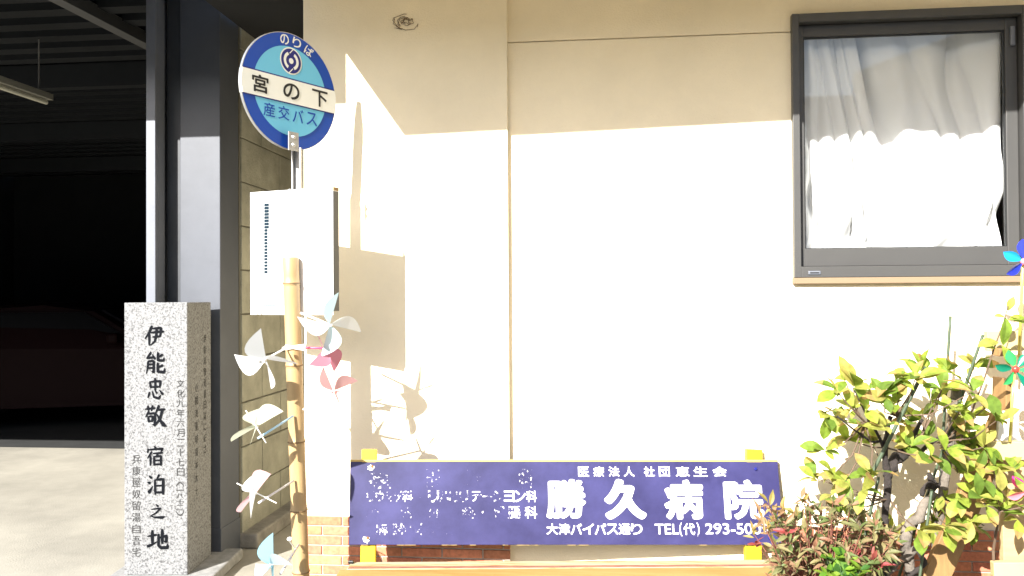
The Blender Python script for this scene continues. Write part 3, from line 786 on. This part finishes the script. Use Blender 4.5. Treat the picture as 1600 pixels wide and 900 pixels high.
pinwheel('white pinwheel left of the bamboo on a white straw, highest on that side', P(416, 561, 3.00), -RT * .25 + CV * .85 - UP * .45, .14, 82, paper['white'], [P(478, 539, 3.15), P(445, 545, 3.15), P(418, 560, 3.00)], 'white')
pinwheel('cream pinwheel folded like a leaf on a light blue straw', P(402, 667, 2.99), -RT * .52 + UP * .74 + CV * .42, .13, 46, paper['cream'], [P(458, 650, 3.15), P(403, 685, 2.99)], 'blue', pin=[P(384, 641, 2.99), P(416, 692, 2.99)])
pinwheel('white and pink pinwheel on a grey straw low on the left of the bamboo', P(400, 771, 2.99), -RT * .75 + UP * .42 + CV * .4, .125, 50, paper['white'], [P(459, 751, 3.15), P(404, 786, 2.99)], 'grey', paper['pink'], pin=[P(370, 755, 2.98), P(432, 786, 2.99)])
pinwheel('sky blue pinwheel lowest on the bamboo, cut by the bottom edge', P(428, 882, 2.98), -RT * .6 + CV * .75 + UP * .1, .12, 10, paper['sky'], [P(467, 851, 3.15), P(438, 897, 2.98)], 'grey', paper['blue_white'])
b = BM(); tube(b, [P(462, 858, 3.13), P(453, 846, 3.08), P(452, 842, 3.07)], [.003, .003, .009], 10); obj('peg', b, straw_m['white'], bam)
b = BM(); tube(b, [P(442, 545, 3.11), P(478, 540, 3.10)], .007, 8); tube(b, [P(446, 541, 3.11), P(476, 546, 3.10)], .006, 8); obj('tie', b, straw_m['white'], bam)

# ------------------------------------------------------------------ bench with hospital sign
bench = empty('bench', (P(880, 880, 3.2).x, P(880, 880, 3.2).y, 0), 'peeling wooden bench with a violet blue hospital sign for a backrest', 'bench')
Zt, Zb = 3.345, 3.285
TL, TR, BL, BR = P(550, 722, Zt), P(1214, 722, Zt), P(548, 852, Zb), P(1221, 850, Zb)
BU = (TR - TL); BW = BU.length; BU.normalize(); BV = (TL - BL); BH = BV.length; BV.normalize(); BN = BU.cross(BV).normalized()
if BN.dot(FW) > 0: BN = -BN
BU = BU.normalized()
b = BM(); bc = (TL + TR + BL + BR) / 4
obox(b, bc - BN * .009, BU, BV, BU.cross(BV), (BW + .012, BH, .016), .002); sb = obj('backrest_sign', b, M['board'], bench)
b = BM(); obox(b, bc - BN * .012 + BV * (BH / 2 + .004), BU, BV, BU.cross(BV), (BW + .012, .008, .026), .001); obj('top_edge', b, M['yellow_edge'], sb)
# slightly torn lower edge
b = BM()
for k in range(16):
    b = BM(); a = rng.uniform(-.48, .48) * BW; obox(b, bc - BV * (BH / 2 + .0005) + BU * a - BN * .006, BU, BV, BU.cross(BV), (rng.uniform(.01, .05), .0022, .006)); obj('chipped_edge', b, M['yellow_edge'], sb)
SOO = TL + BN * .0005                                        # pixel (550, 722)
kx = BW / 667; ky = BH / 130
def sr(mk, text, x0, x1, yc, h, off=0.0, wide=1.1):
    bm = BM(); row_text(bm, text, SOO, BU, BV, (x0 - 549) * kx, (x1 - 549) * kx, -(yc - 722) * ky, h * ky, off, wide); obj('lettering', bm, M[mk], sb)
def one(mk, text, x0, x1, y0, y1, off=0.0):
    bm = BM(); put_text(bm, text, SOO, BU, BV, (x0 - 549) * kx, (x1 - 549) * kx, -(y1 - 722) * ky, -(y0 - 722) * ky, off); obj('lettering', bm, M[mk], sb)
for ch, x0, x1, y0, y1 in (('勝', 852, 914, 749, 811), ('久', 944, 1006, 750, 811), ('病', 1036, 1097, 750, 812), ('院', 1129, 1190, 750, 812)):
    b2 = BM()
    for k in range(13):
        rr_ = 0 if k == 12 else (2.6 if ch != '久' else 4.2); a_ = k * pi / 6; dx_, dy_ = rr_ * cos(a_), rr_ * sin(a_) * .8
        put_text(b2, ch, SOO, BU, BV, (x0 + 2.5 + dx_ - 549) * kx, (x1 - 2.5 + dx_ - 549) * kx, -(y1 - 2 + dy_ - 722) * ky, -(y0 + 2 + dy_ - 722) * ky, 0, .0005 + k * .00003)
    obj('large_character', b2, M['f0'], sb)
sr('f0', '医療法人', 900, 995, 737, 16, .022); sr('f0', '社団', 1003, 1050, 737, 16, .022)
for ch, x in (('恵', 1067), ('生', 1095), ('会', 1125)): one('f0', ch, x - 11, x + 11, 729, 745, .022)
sr('f0', '大津バイパス通り', 851, 1000, 827, 17, .022)
one('f0', 'TEL', 1019, 1056, 819, 835, .014); one('f0', '(', 1057, 1061, 817, 838, .01); one('f0', '代', 1063, 1081, 818, 836, .016); one('f0', ')', 1084, 1088, 817, 838, .01)
one('f0', '293-5009', 1097, 1196, 818, 835, .018)
sr('f0', 'ョン科', 786, 838, 776, 18, .018, 1.0); sr('f0', '科', 818, 838, 801, 19, .018)
sr('f3', 'リ', 668, 686, 776, 19, .018); one('f3', 'テ', 734, 752, 768, 784, .018); sr('f3', '科', 628, 645, 776, 18, .018); sr('f3', '腸', 790, 814, 801, 19, .018)
sr('f5', 'リウマチ', 572, 630, 776, 17, .014, 1.0); sr('f5', '・', 650, 662, 776, 18, .02); sr('f5', 'ハビリ', 686, 732, 776, 18, .014); sr('f5', 'ーシ', 752, 786, 776, 17, .014); sr('f5', '科・', 720, 765, 801, 19, .014)
one('f6', '科', 810, 834, 731, 763, .014); one('f5', '麻', 587, 606, 818, 836, .014); one('f5', '酔', 614, 634, 818, 836, .014)
one('f6', '整', 575, 612, 738, 764, .014); one('f6', '形', 664, 690, 732, 762, .012); one('f8', '外', 724, 758, 731, 762, .010); sr('f6', '科・外', 625, 690, 801, 18, .012); one('f6', '胃', 770, 788, 792, 810, .012); one('f6', '科', 640, 662, 818, 836, .012)
one('f8', '内', 573, 592, 792, 810, .012); sr('f8', '理学療法', 664, 706, 829, 15, .01)
def rust_spot(px, py, r):
    bm = BM(); c = SOO + BU * (px - 549) * kx - BV * (py - 722) * ky
    pts = []
    for k in range(14):
        a = k / 14 * 2 * pi; rr = r * rng.uniform(.6, 1.25); pts.append(c + BU * cos(a) * rr + BV * sin(a) * rr + BN * .001)
    face(bm, pts); return bm
for px, py in ((573, 843), (579, 731)):
    o = obj('chipped_paint', rust_spot(px, py, .014), M['sign_white'], sb)
    b = BM(); c = SOO + BU * (px + 2 - 549) * kx - BV * (py - 2 - 722) * ky; tube(b, [c + BN * .001, c + BN * .005], [.0065, .004], 12); obj('screw', b, mat('rusty_screw', (.25, .11, .03), .8, .3), sb)
for px, py in ((1182, 733), (1196, 841)):
    b = BM(); c = SOO + BU * (px - 549) * kx - BV * (py - 722) * ky; tube(b, [c, c + BN * .005], [.007, .004], 12); obj('screw', b, M['navy'], sb)
# yellow posts behind the sign
for xa, xb in ((566, 589), (1165, 1190)):
    pa, pb = P((xa + xb) / 2, 702, Zt + .022), P((xa + xb) / 2 - 2, 900, Zb - .02 + .03)
    dd = (pb - pa).normalized(); pb = pa + dd * ((pa.z - .0) / -dd.z)
    b = BM(); plank(b, pa, pb, (xb - xa) / FPX * 3.35, .028, BU, .002); obj('post', b, M['yellow'], bench)
# seat planks
zs_ = P(880, 876, 3.24).z
seat_back = Vector((0, 0, 0))
A0 = P(548, 877, 3.24); A1 = P(1238, 877, 3.24)
su = (A1 - A0); su.z = 0; sl = su.length; su.normalize(); sv = Vector((su.y, -su.x, 0))   # sv towards the viewer
if sv.dot(FW) > 0: sv = -sv
base = Vector((A0.x, A0.y, zs_))
for i, (off, wd, m) in enumerate(((.0, .082, 'seat'), (.09, .11, 'seat_orange'), (.21, .10, 'seat'))):
    b = BM(); obox(b, base + su * (sl / 2 - .01 * i) + sv * (off + wd / 2) - UP * .016, su, -sv, UP, (sl + .03 * i, wd, .032), .004); sp = obj('seat_plank', b, M[m], bench)
    if i == 0:
        b = BM(); obox(b, base + su * (sl / 2) + sv * (off + wd - .010) + UP * .0005, su, -sv, UP, (sl - .01, .018, .003), .001); obj('red_strip', b, M['seat_edge'], sp)
for s in (.1, sl - .1):
    for off in (.03, .29):
        b = BM(); c = base + su * s + sv * off; box(b, (c.x - .03, c.y - .03, 0), (c.x + .03, c.y + .03, zs_ - .033), .004); obj('leg', b, M['wood_tan'], bench)
b = BM(); c = P(548, 877, 3.22); box(b, (c.x - .01, c.y - .006, zs_), (c.x + .012, c.y + .006, zs_ + .012), .002); obj('hinge', b, M['black'], bench)

# ------------------------------------------------------------------ leaves
def leaf(bm, cols, base, d, up, L, wr, col, fold=.25, droop=.2, shape='obovate', tip=None):
    d = d.normalized(); s = d.cross(up)
    if s.length < 1e-3: s = d.cross(Vector((1, .3, .2)))
    s.normalize(); n = s.cross(d).normalized()
    N = 6; mid, lft, rgt = [], [], []
    for i in range(N + 1):
        t = i / N
        if shape == 'obovate': wv = sin(pi * t ** 1.25) ** .8 * (1 - .08 * t) if 0 < t < 1 else 0
        else: wv = sin(pi * t ** .85) ** 1.1 if 0 < t < 1 else 0
        wv = max(wv, .03) * L * wr / 2
        c = base + d * (L * t) + n * (-droop * L * t * t + .04 * L * sin(pi * t))
        mid.append(bm.verts.new(c)); lft.append(bm.verts.new(c - s * wv + n * wv * fold)); rgt.append(bm.verts.new(c + s * wv + n * wv * fold))
    for i in range(N):
        bm.faces.new((lft[i], mid[i], mid[i + 1], lft[i + 1])); bm.faces.new((mid[i], rgt[i], rgt[i + 1], mid[i + 1]))
        e = i / N; k = tip if tip and e > .65 else col
        cols += [k, k]
def rv(r=1): return Vector((rng.gauss(0, 1), rng.gauss(0, 1), rng.gauss(0, 1))).normalized() * r

# ---- shrub with yellow green leaves
ZS = 3.0
gp = P(1375, 880, ZS)
shrub = empty('shrub', (gp.x, gp.y, 0), 'pruned shrub with yellow green oval leaves and a dark gnarled trunk beside the bench', 'shrub')
b = BM()
def branch(bm, pxs, rads, n=9):
    pts = [P(*p) for p in pxs]
    # subdivide with jitter
    out, ro = [], []
    for i in range(len(pts) - 1):
        for k in range(4):
            t = k / 4; q = pts[i].lerp(pts[i + 1], t)
            if k: q += rv((rads[i] * .38))
            out.append(q); ro.append((rads[i] + (rads[i + 1] - rads[i]) * t) * rng.uniform(.58, .86))
    out.append(pts[-1]); ro.append(rads[-1]); tube(bm, out, ro, n)
g0 = P(1385, 1000, ZS); 
branch(b, [(1405, 1120, 3.0), (1378, 900, 3.0), (1383, 800, 3.0), (1387, 740, 3.0), (1384, 690, 2.98), (1392, 650, 2.97)], [.028, .024, .019, .017, .015, .009])
branch(b, [(1387, 745, 3.0), (1402, 715, 3.03), (1422, 690, 3.05), (1440, 655, 3.02)], [.02, .03, .017, .008])
branch(b, [(1384, 705, 3.0), (1372, 680, 2.95), (1352, 645, 2.92), (1335, 610, 2.9)], [.009, .007, .005, .003])
branch(b, [(1384, 690, 3.0), (1360, 690, 2.95), (1335, 672, 2.92), (1308, 650, 2.9)], [.007, .006, .005, .003])
branch(b, [(1402, 715, 3.03), (1440, 705, 3.05), (1470, 680, 3.02), (1500, 650, 3.0)], [.012, .010, .008, .004])
branch(b, [(1400, 660, 3.0), (1420, 625, 2.98), (1440, 590, 2.97)], [.006, .005, .003])
tk = obj('trunk', b, M['bark'], shrub, smooth=True)
b = BM()
branch(b, [(1440, 1110, 3.05), (1425, 900, 3.03), (1415, 840, 3.02), (1440, 795, 3.03), (1462, 770, 3.04)], [.030, .028, .030, .026, .012])
branch(b, [(1380, 905, 3.03), (1400, 880, 3.02), (1430, 858, 3.0), (1452, 848, 3.0)], [.016, .018, .022, .014])
obj('stump', b, M['bark_grey'], shrub, smooth=True)
b = BM()
branch(b, [(1452, 740, 3.05), (1456, 765, 3.06), (1470, 758, 3.06), (1472, 735, 3.06)], [.013, .018, .012, .008])
obj('cut_branch', b, M['bark'], shrub, smooth=True); b = BM()
branch(b, [(1440, 775, 3.05), (1448, 760, 3.05), (1463, 752, 3.05)], [.012, .015, .007])
obj('cut_branch', b, M['bark'], shrub, smooth=True); b = BM()
branch(b, [(1435, 860, 2.98), (1445, 880, 2.98), (1418, 900, 2.98)], [.011, .012, .014])
obj('cut_branch', b, M['bark'], shrub, smooth=True)
greens = [(0.194, 0.268, 0.031), (0.232, 0.295, 0.042), (0.141, 0.218, 0.028), (0.270, 0.282, 0.056), (0.297, 0.282, 0.069), (0.103, 0.170, 0.024), (0.258, 0.317, 0.042)]
tips = [(0.360, 0.300, 0.078), (0.360, 0.240, 0.084), None, None, None]
cl = [(1305, 612), (1318, 600), (1335, 606), (1290, 650), (1312, 662), (1292, 700), (1328, 690), (1352, 640), (1380, 618), (1400, 592), (1372, 660), (1395, 632), (1407, 642), (1428, 588), (1440, 583),
      (1478, 578), (1470, 612), (1440, 648), (1452, 628), (1500, 642), (1522, 650), (1520, 615), (1495, 668), (1470, 692), (1442, 688), (1480, 702), (1536, 640), (1518, 572), (1422, 662), (1366, 692), (1385, 668),
      (1278, 746), (1302, 742), (1318, 752), (1297, 777), (1326, 768), (1350, 768), (1358, 742), (1384, 838), (1366, 822), (1412, 818), (1440, 832), (1455, 818), (1478, 778), (1500, 800), (1530, 768), (1520, 822), (1520, 690), (1345, 665), (1500, 735), (1460, 712), (1425, 700), (1405, 690), (1335, 640), (1355, 612), (1555, 655), (1540, 700), (1482, 640), (1510, 700), (1548, 790), (1478, 825)]
b = BM(); cols = []; tb = BM()
anch = [P(1387, 700, 3.0), P(1352, 660, 2.95), P(1440, 680, 3.03), P(1470, 690, 3.02), P(1400, 650, 2.98), P(1390, 780, 3.0), P(1450, 780, 3.04)]
for (px, py) in cl:
    c = P(px + rng.uniform(-4, 4), py + rng.uniform(-4, 4), ZS + rng.uniform(-.17, .15))
    a = min(anch, key=lambda q: (q - c).length)
    mid = a.lerp(c, .5) + rv(.02) - UP * .02
    tube(tb, [a, mid, c], [.0035, .0028, .0018], 6)
    out = (c - P(1400, 760, 3.05)).normalized()
    nl = rng.choice((5, 6, 7, 7, 8))
    for k in range(nl):
        dd = (rv() + out * .55 + UP * .15 - FW * .25).normalized()
        L = rng.choice((.04, .055, .07, .08, .09, .10)) * rng.uniform(.9, 1.12)
        leaf(b, cols, c + rv(.006), dd, (UP + rv(.5) - FW * .5), L, rng.uniform(.46, .6), rng.choice(greens), rng.uniform(.1, .45), rng.uniform(.0, .4), tip=rng.choice(tips))
# long shoot on the right
sh_p = [P(1538, 592, 2.97), P(1553, 545, 2.95), P(1568, 505, 2.94), P(1575, 478, 2.93)]
tube(tb, [P(1500, 690, 3.0)] + sh_p, [.004, .0035, .003, .0025, .0015], 7)
for (px, py, dx, dy, L) in ((1575, 486, .3, 1, .055), (1572, 497, -1, .2, .05), (1575, 500, 1, .15, .06), (1578, 495, 1, -.2, .05), (1570, 495, -.2, -1, .085), (1566, 505, .0, -1, .08), (1560, 535, -1, .1, .085), (1556, 545, -1, .3, .05), (1565, 540, .6, -1, .08), (1580, 500, 1, -.05, .06)):
    c = P(px, py, 2.94); leaf(b, cols, c, (RT * dx + UP * dy - FW * .25 + rv(.15)), (UP - FW + rv(.4)), L, .52, rng.choice(greens[:5]), .3, .25)
o = obj('foliage', b, M['leaf'], shrub); set_attr(o, cols)
obj('twig', tb, M['twig'], shrub)

# ---- right-hand small shrub (leaves low on the right)
gp = P(1555, 900, 2.95)
sh2 = empty('young_shrub', (gp.x, gp.y, 0), 'small yellow green leafy sprays hanging across the wooden stand on the right', 'shrub')
b = BM(); cols = []; tb = BM()
tube(tb, [(gp.x, gp.y, 0), P(1552, 860, 2.95), P(1562, 800, 2.9), P(1552, 730, 2.9)], [.006, .005, .004, .002], 7)
tube(tb, [P(1560, 800, 2.9), P(1585, 795, 2.88), P(1610, 790, 2.86)], [.003, .003, .002], 6)
tube(tb, [P(1558, 770, 2.9), P(1540, 780, 2.9), P(1530, 775, 2.9)], [.003, .0025, .002], 6)
for (px, py) in ((1552, 722), (1560, 730), (1556, 742), (1575, 735), (1585, 735), (1530, 775), (1545, 760), (1540, 790), (1560, 800), (1590, 812), (1605, 800), (1518, 815), (1575, 790), (1512, 738), (1500, 778), (1535, 748), (1490, 805)):
    c = P(px, py, 2.9 + rng.uniform(-.05, .05))
    for k in range(rng.choice((3, 4, 5))):
        leaf(b, cols, c, (rv() - FW * .3), (UP - FW * .6 + rv(.4)), rng.uniform(.05, .09), rng.uniform(.42, .56), rng.choice(greens), .25, rng.uniform(0, .3), tip=rng.choice(tips))
o = obj('foliage', b, M['leaf'], sh2); set_attr(o, cols); obj('stem', tb, M['twig'], sh2)

# ---- nandina
gp = P(1285, 900, 2.9)
nan = empty('nandina_bush', (gp.x, gp.y, 0), 'low nandina bush with narrow reddish leaves overlapping the right end of the bench sign', 'bush')
ncol = [(0.136, 0.135, 0.046), (0.104, 0.115, 0.035), (0.177, 0.135, 0.065), (0.208, 0.101, 0.058), (0.197, 0.168, 0.071), (0.088, 0.121, 0.035), (0.146, 0.149, 0.058), (0.229, 0.135, 0.075)]
reds = [(0.250, 0.045, 0.045), (0.260, 0.070, 0.055), (0.210, 0.040, 0.035)]
yel = [(0.250, 0.170, 0.050), (0.240, 0.140, 0.070), (0.200, 0.160, 0.040)]
b = BM(); cols = []; tb = BM()
tip_px = []
for i in range(120):
    px = rng.uniform(1205, 1395); t = (px - 1205) / 190
    top = 800 - 34 * sin(pi * t) + rng.uniform(0, 24); py = top + rng.random() ** 1.3 * (890 - top)
    tip_px.append((px, py, ncol))
for i in range(120): tip_px.append((rng.uniform(1205, 1400), rng.uniform(835, 935), ncol))
for (px, py) in ((1185, 800), (1200, 785), (1190, 815), (1175, 830), (1205, 800), (1220, 790), (1210, 820), (1240, 800), (1252, 778), (1200, 830)): tip_px.append((px, py, yel))
for (px, py) in ((1265, 870), (1275, 865), (1255, 860), (1345, 855), (1365, 868), (1360, 850), (1375, 880), (1180, 848), (1230, 830)): tip_px.append((px, py, reds))
for px, py, pal in tip_px:
    Zz = 2.9 + rng.uniform(-.14, .16) - (.02 if pal is not ncol else 0)
    c = P(px, py, Zz)
    st = P(1285 + (px - 1285) * .45, 935, 2.92)
    tube(tb, [st, st.lerp(c, .6) + UP * .015, c], [.0022, .0018, .001], 5)
    ax = (c - st).normalized() + rv(.35)
    ax.normalize()
    k2 = rng.choice((4, 5, 6, 7))
    for k in range(k2):
        dd = ax * .6 + rv(.9); 
        leaf(b, cols, c - ax * rng.uniform(0, .03), dd, UP - FW * .6 + rv(.6), rng.uniform(.032, .058), rng.uniform(.24, .36), rng.choice(pal), .35, rng.uniform(0, .4), 'lance')
o = obj('foliage', b, M['nleaf'], nan); set_attr(o, cols); obj('stem', tb, M['stem_red'], nan)

# ---- small bright plant in front
gp = P(1312, 900, 2.78)
sm = empty('seedling_clump', (gp.x, gp.y, 0), 'small bright green leafy plant at the bottom edge under the red leaves', 'plant')
b = BM(); cols = []; tb = BM(); brt = [(0.083, 0.187, 0.016), (0.135, 0.239, 0.021), (0.177, 0.260, 0.031), (0.036, 0.104, 0.016)]
for i in range(46):
    c = P(rng.uniform(1290, 1350), rng.uniform(868, 930), 2.78 + rng.uniform(-.06, .06))
    st = P(1318, 960, 2.78); tube(tb, [st, c], [.0018, .001], 5)
    for k in range(4): leaf(b, cols, c, rv() + UP * .2 - FW * .3, UP - FW * .5 + rv(.4), rng.uniform(.028, .05), .55, rng.choice(brt), .2, .15)
o = obj('foliage', b, M['leaf'], sm); set_attr(o, cols); obj('stem', tb, M['stake'], sm)

# ---- planting bed
b = BM(); x0 = P(1225, 900, 3.0).x
bedx1 = 3.4
plb = empty('planter_bed', (1.8, -.35, 0), 'low timber edged planting bed under the shrub along the house wall', 'planter')
b = BM(); box(b, (x0, -.75, 0), (bedx1, -.72, .22), .004); box(b, (x0, -.72, 0), (x0 + .03, -.02, .22), .004); obj('edging', b, M['wood_tan'], plb)
b = BM()
box(b, (x0 + .03, -.72, 0), (bedx1, -.02, .17)); obj('soil', b, M['soil'], plb)

# ---- green stakes
for (a, c, lab) in (((1485, 494, 3.1), (1476, 640, 3.1), 'tall thin green plant stake standing nearly upright above the shrub'),
                    ((1536, 523, 2.99), (1490, 655, 3.04), 'green plant stake leaning right, beside the grey tree stub'),
                    ((1447, 573, 2.93), (1412, 642, 2.95), 'short thick green plant stake leaning right in front of the shrub leaves'),
                    ((1373, 745, 3.04), (1366, 775, 3.04), 'green plant stake behind the shrub trunk, mostly hidden'),
                    ((1456, 765, 2.98), (1440, 880, 2.96), 'dark green plant stake in front of the grey stump')):
    A, B_ = P(*a), P(*c); dd = (B_ - A); dd = dd / -dd.z; B2 = A + dd * (A.z - .15)
    b = BM(); rr = .0068 if a[0] == 1447 else .0052
    n_ = 26; tube(b, [A.lerp(B2, i / n_) for i in range(n_ + 1)], [rr * (1.0 if i % 2 else 1.07) for i in range(n_ + 1)], 10)
    tagm(obj('plant_stake', b, M['stake'], smooth=True), lab, 'stake', 'green plant stakes in the shrub')

# ---- grey stub post in the shrub
b = BM(); A = P(1497, 592, 3.06); B_ = P(1488, 660, 3.06); dd = (B_ - A) / (A.z - B_.z)
tube(b, [A, A + dd * .02, A + dd * .2, A + dd * .5, A + dd * (A.z - .12)], [.016, .018, .018, .016, .016], 12)
tagm(obj('weathered_stake', b, M['bark_grey']), 'weathered grey round wooden stake among the shrub leaves', 'stake')

# ------------------------------------------------------------------ wooden flower stand on the right
stand = empty('wooden_stand', (P(1590, 900, 3.1).x, P(1590, 900, 3.1).y, 0), 'pale timber flower stand with a slanting leg at the right edge', 'stand')
def down(a, c):                                           # extend a slanting leg to the ground
    A, B_ = P(*a), P(*c); dd = (B_ - A) / (A.z - B_.z); return A, A + dd * A.z
A, B_ = down((1572, 645, 3.08), (1462, 900, 3.0))
b = BM(); plank(b, A, B_, .095, .03, RT, .003); obj('slanting_leg', b, M['wood_tan'], stand)
b = BM(); plank(b, P(1540, 533, 3.14), P(1720, 530, 3.10), .078, .03, UP, .003); obj('top_rail', b, M['wood_yellow'], stand)
b = BM(); plank(b, P(1564, 556, 3.1), P(1564, 544, 3.1), .045, .05, RT, .003); obj('bracket', b, M['wood_tan'], stand)
b = BM(); plank(b, P(1566, 590, 3.12), P(1565, 642, 3.12), .025, .09, RT, .003); obj('upright', b, M['wood_tan'], stand)
b = BM(); plank(b, P(1545, 704, 2.98), P(1720, 702, 2.94), .068, .03, UP, .003); obj('shelf_rail', b, M['wood_yellow'], stand)
A, B_ = P(1580, 718, 3.02), P(1584, 880, 3.02)
b = BM(); plank(b, A, Vector((B_.x, B_.y, 0)), .088, .028, RT, .003); obj('leg', b, M['wood'], stand)
b = BM(); plank(b, P(1550, 889, 2.94), P(1720, 888, 2.9), .055, .03, UP, .003); obj('lower_rail', b, M['wood_yellow'], stand)
b = BM(); A = P(1580, 665, 3.05); 
bb_ = []
for px, py in ((1558, 690), (1564, 650), (1572, 643), (1590, 643), (1592, 650), (1592, 690)): bb_.append(P(px, py, 3.04))
prism(b, bb_, FW * .02); obj('white_board', b, M['white_paint'], stand)
b = BM(); plank(b, P(1720, 500, 3.1), Vector((P(1720, 500, 3.1).x, P(1720, 500, 3.1).y, 0)), .09, .03, RT, .003); obj('leg', b, M['wood'], stand)

# plastic windmills on yellow sticks
pl = {k: mat(k + '_film', c, .25) for k, c in (('azure', (.01, .30, .70)), ('royal', (.02, .03, .42)), ('mint', (.03, .30, .08)), ('turquoise', (.0, .14, .08)), ('red', (.7, .04, .03)), ('pinkhub', (.75, .2, .25)), ('magenta', (.75, .04, .25)), ('ystick', (.55, .48, .10)))}
def plastic(label, hub, L, c1, c2, hubm, foot, spin=0, n=6):
    root = empty('toy_windmill', hub, label, 'toy windmill', 'plastic windmills on yellow sticks')
    nv = (-FW - RT * .15 + UP * .1).normalized(); e1 = (UP - nv * UP.dot(nv)).normalized(); e2 = nv.cross(e1)
    for k in range(n):
        b = BM(); a = R(spin) + k * 2 * pi / n; d0 = e1 * cos(a) + e2 * sin(a); d1 = e1 * cos(a + .8) + e2 * sin(a + .8); cols_ = []
        leaf(b, cols_, hub + nv * .004 + d0 * .008, d0, nv + d1 * .9, L, .55, (0, 0, 0), .5, -.15)
        obj('vane', b, c1 if k % 2 == 0 else c2, root, smooth=True)
    b = BM(); tube(b, [hub - nv * .004, hub + nv * .008, hub + nv * .014], [.013, .013, .006], 14); obj('hub', b, hubm, root, smooth=True)
    b = BM(); tube(b, [hub - nv * .008, foot], .0055, 10); obj('stick', b, pl['ystick'], root, smooth=True)
plastic('blue toy windmill with a pink hub below the window corner', P(1600, 409, 2.96), .075, pl['azure'], pl['royal'], pl['pinkhub'], P(1592, 560, 3.09), 60)
plastic('green and turquoise toy windmill with a red hub on the timber stand', P(1586, 577, 2.93), .066, pl['mint'], pl['turquoise'], pl['red'], P(1578, 690, 2.95), 15)
plastic('magenta toy windmill peeping in at the right edge, lowest of the three', P(1606, 768, 2.9), .07, pl['magenta'], pl['pinkhub'], pl['red'], P(1604, 900, 2.9), 40)

# ------------------------------------------------------------------ across the road, seen only in the window glass, and an added sky blocker
opp = empty('opposite_house', (9, -19, 0), 'grey roofed house across the road, mirrored in the window', 'house')
b = BM(); box(b, (2.5, -22, 0), (26, -18, 5.0)); obj('wall', b, mat('opposite_wall', (.30, .29, .27), .9, var=.1), opp)
b = BM(); prism(b, [(2.0, -17.3, 4.8), (2.0, -22.7, 4.8), (2.0, -20, 7.2)], (25, 0, 0)); obj('roof', b, M['rooftile'], opp)
for x in (5, 9, 13, 17):
    b = BM(); ring(b, x, x + 1.7, 2.6, 4.0, .08, .08, .08, .08, -17.99, -17.93); wf = obj('window', b, M['bronze'], opp)
    b = BM(); box(b, (x + .08, -17.98, 2.68), (x + 1.62, -17.96, 3.92)); obj('pane', b, M['car_glass'], wf)

opp = empty('sky_block_house', (-12, -19, 0), 'unseen long grey house added to cut sky light, across the road behind the viewer to the left', 'house')  # out of view, added to cut sky light into the garage
b = BM(); box(b, (-30, -22, 0), (1.5, -18, 5.4)); obj('wall', b, mat('sky_block_wall', (.22, .21, .2), .9, var=.1), opp)
b = BM(); prism(b, [(-30.5, -17.3, 5.2), (-30.5, -22.7, 5.2), (-30.5, -20, 7.4)], (32.4, 0, 0)); obj('roof', b, M['rooftile'], opp)

A, B_ = P(1335, 112, 8.7), P(1565, 25, 6.8)
A = Vector((A.x, -A.y, A.z)); B_ = Vector((B_.x, -B_.y, B_.z))
port = empty('car_port', (B_.x + 2, B_.y - 2, 0), 'flat grey car port roof to the right of the viewer, mirrored in the window', 'car port')
b = BM(); prism(b, [A, B_, B_ + Vector((5, -.6, 0)), A + Vector((4.5, -3, 0))], (0, 0, -.22)); obj('roof', b, mat('grey_sheet', (.25, .25, .24), .7), port)
for p in (A, B_, A + Vector((4.3, -2.8, 0)), B_ + Vector((4.8, -.7, 0))):
    q = p + Vector((.12, -.05, 0)); b = BM(); box(b, (q.x - .04, q.y - .04, 0), (q.x + .04, q.y + .04, p.z - .221)); obj('post', b, M['galv'], port)
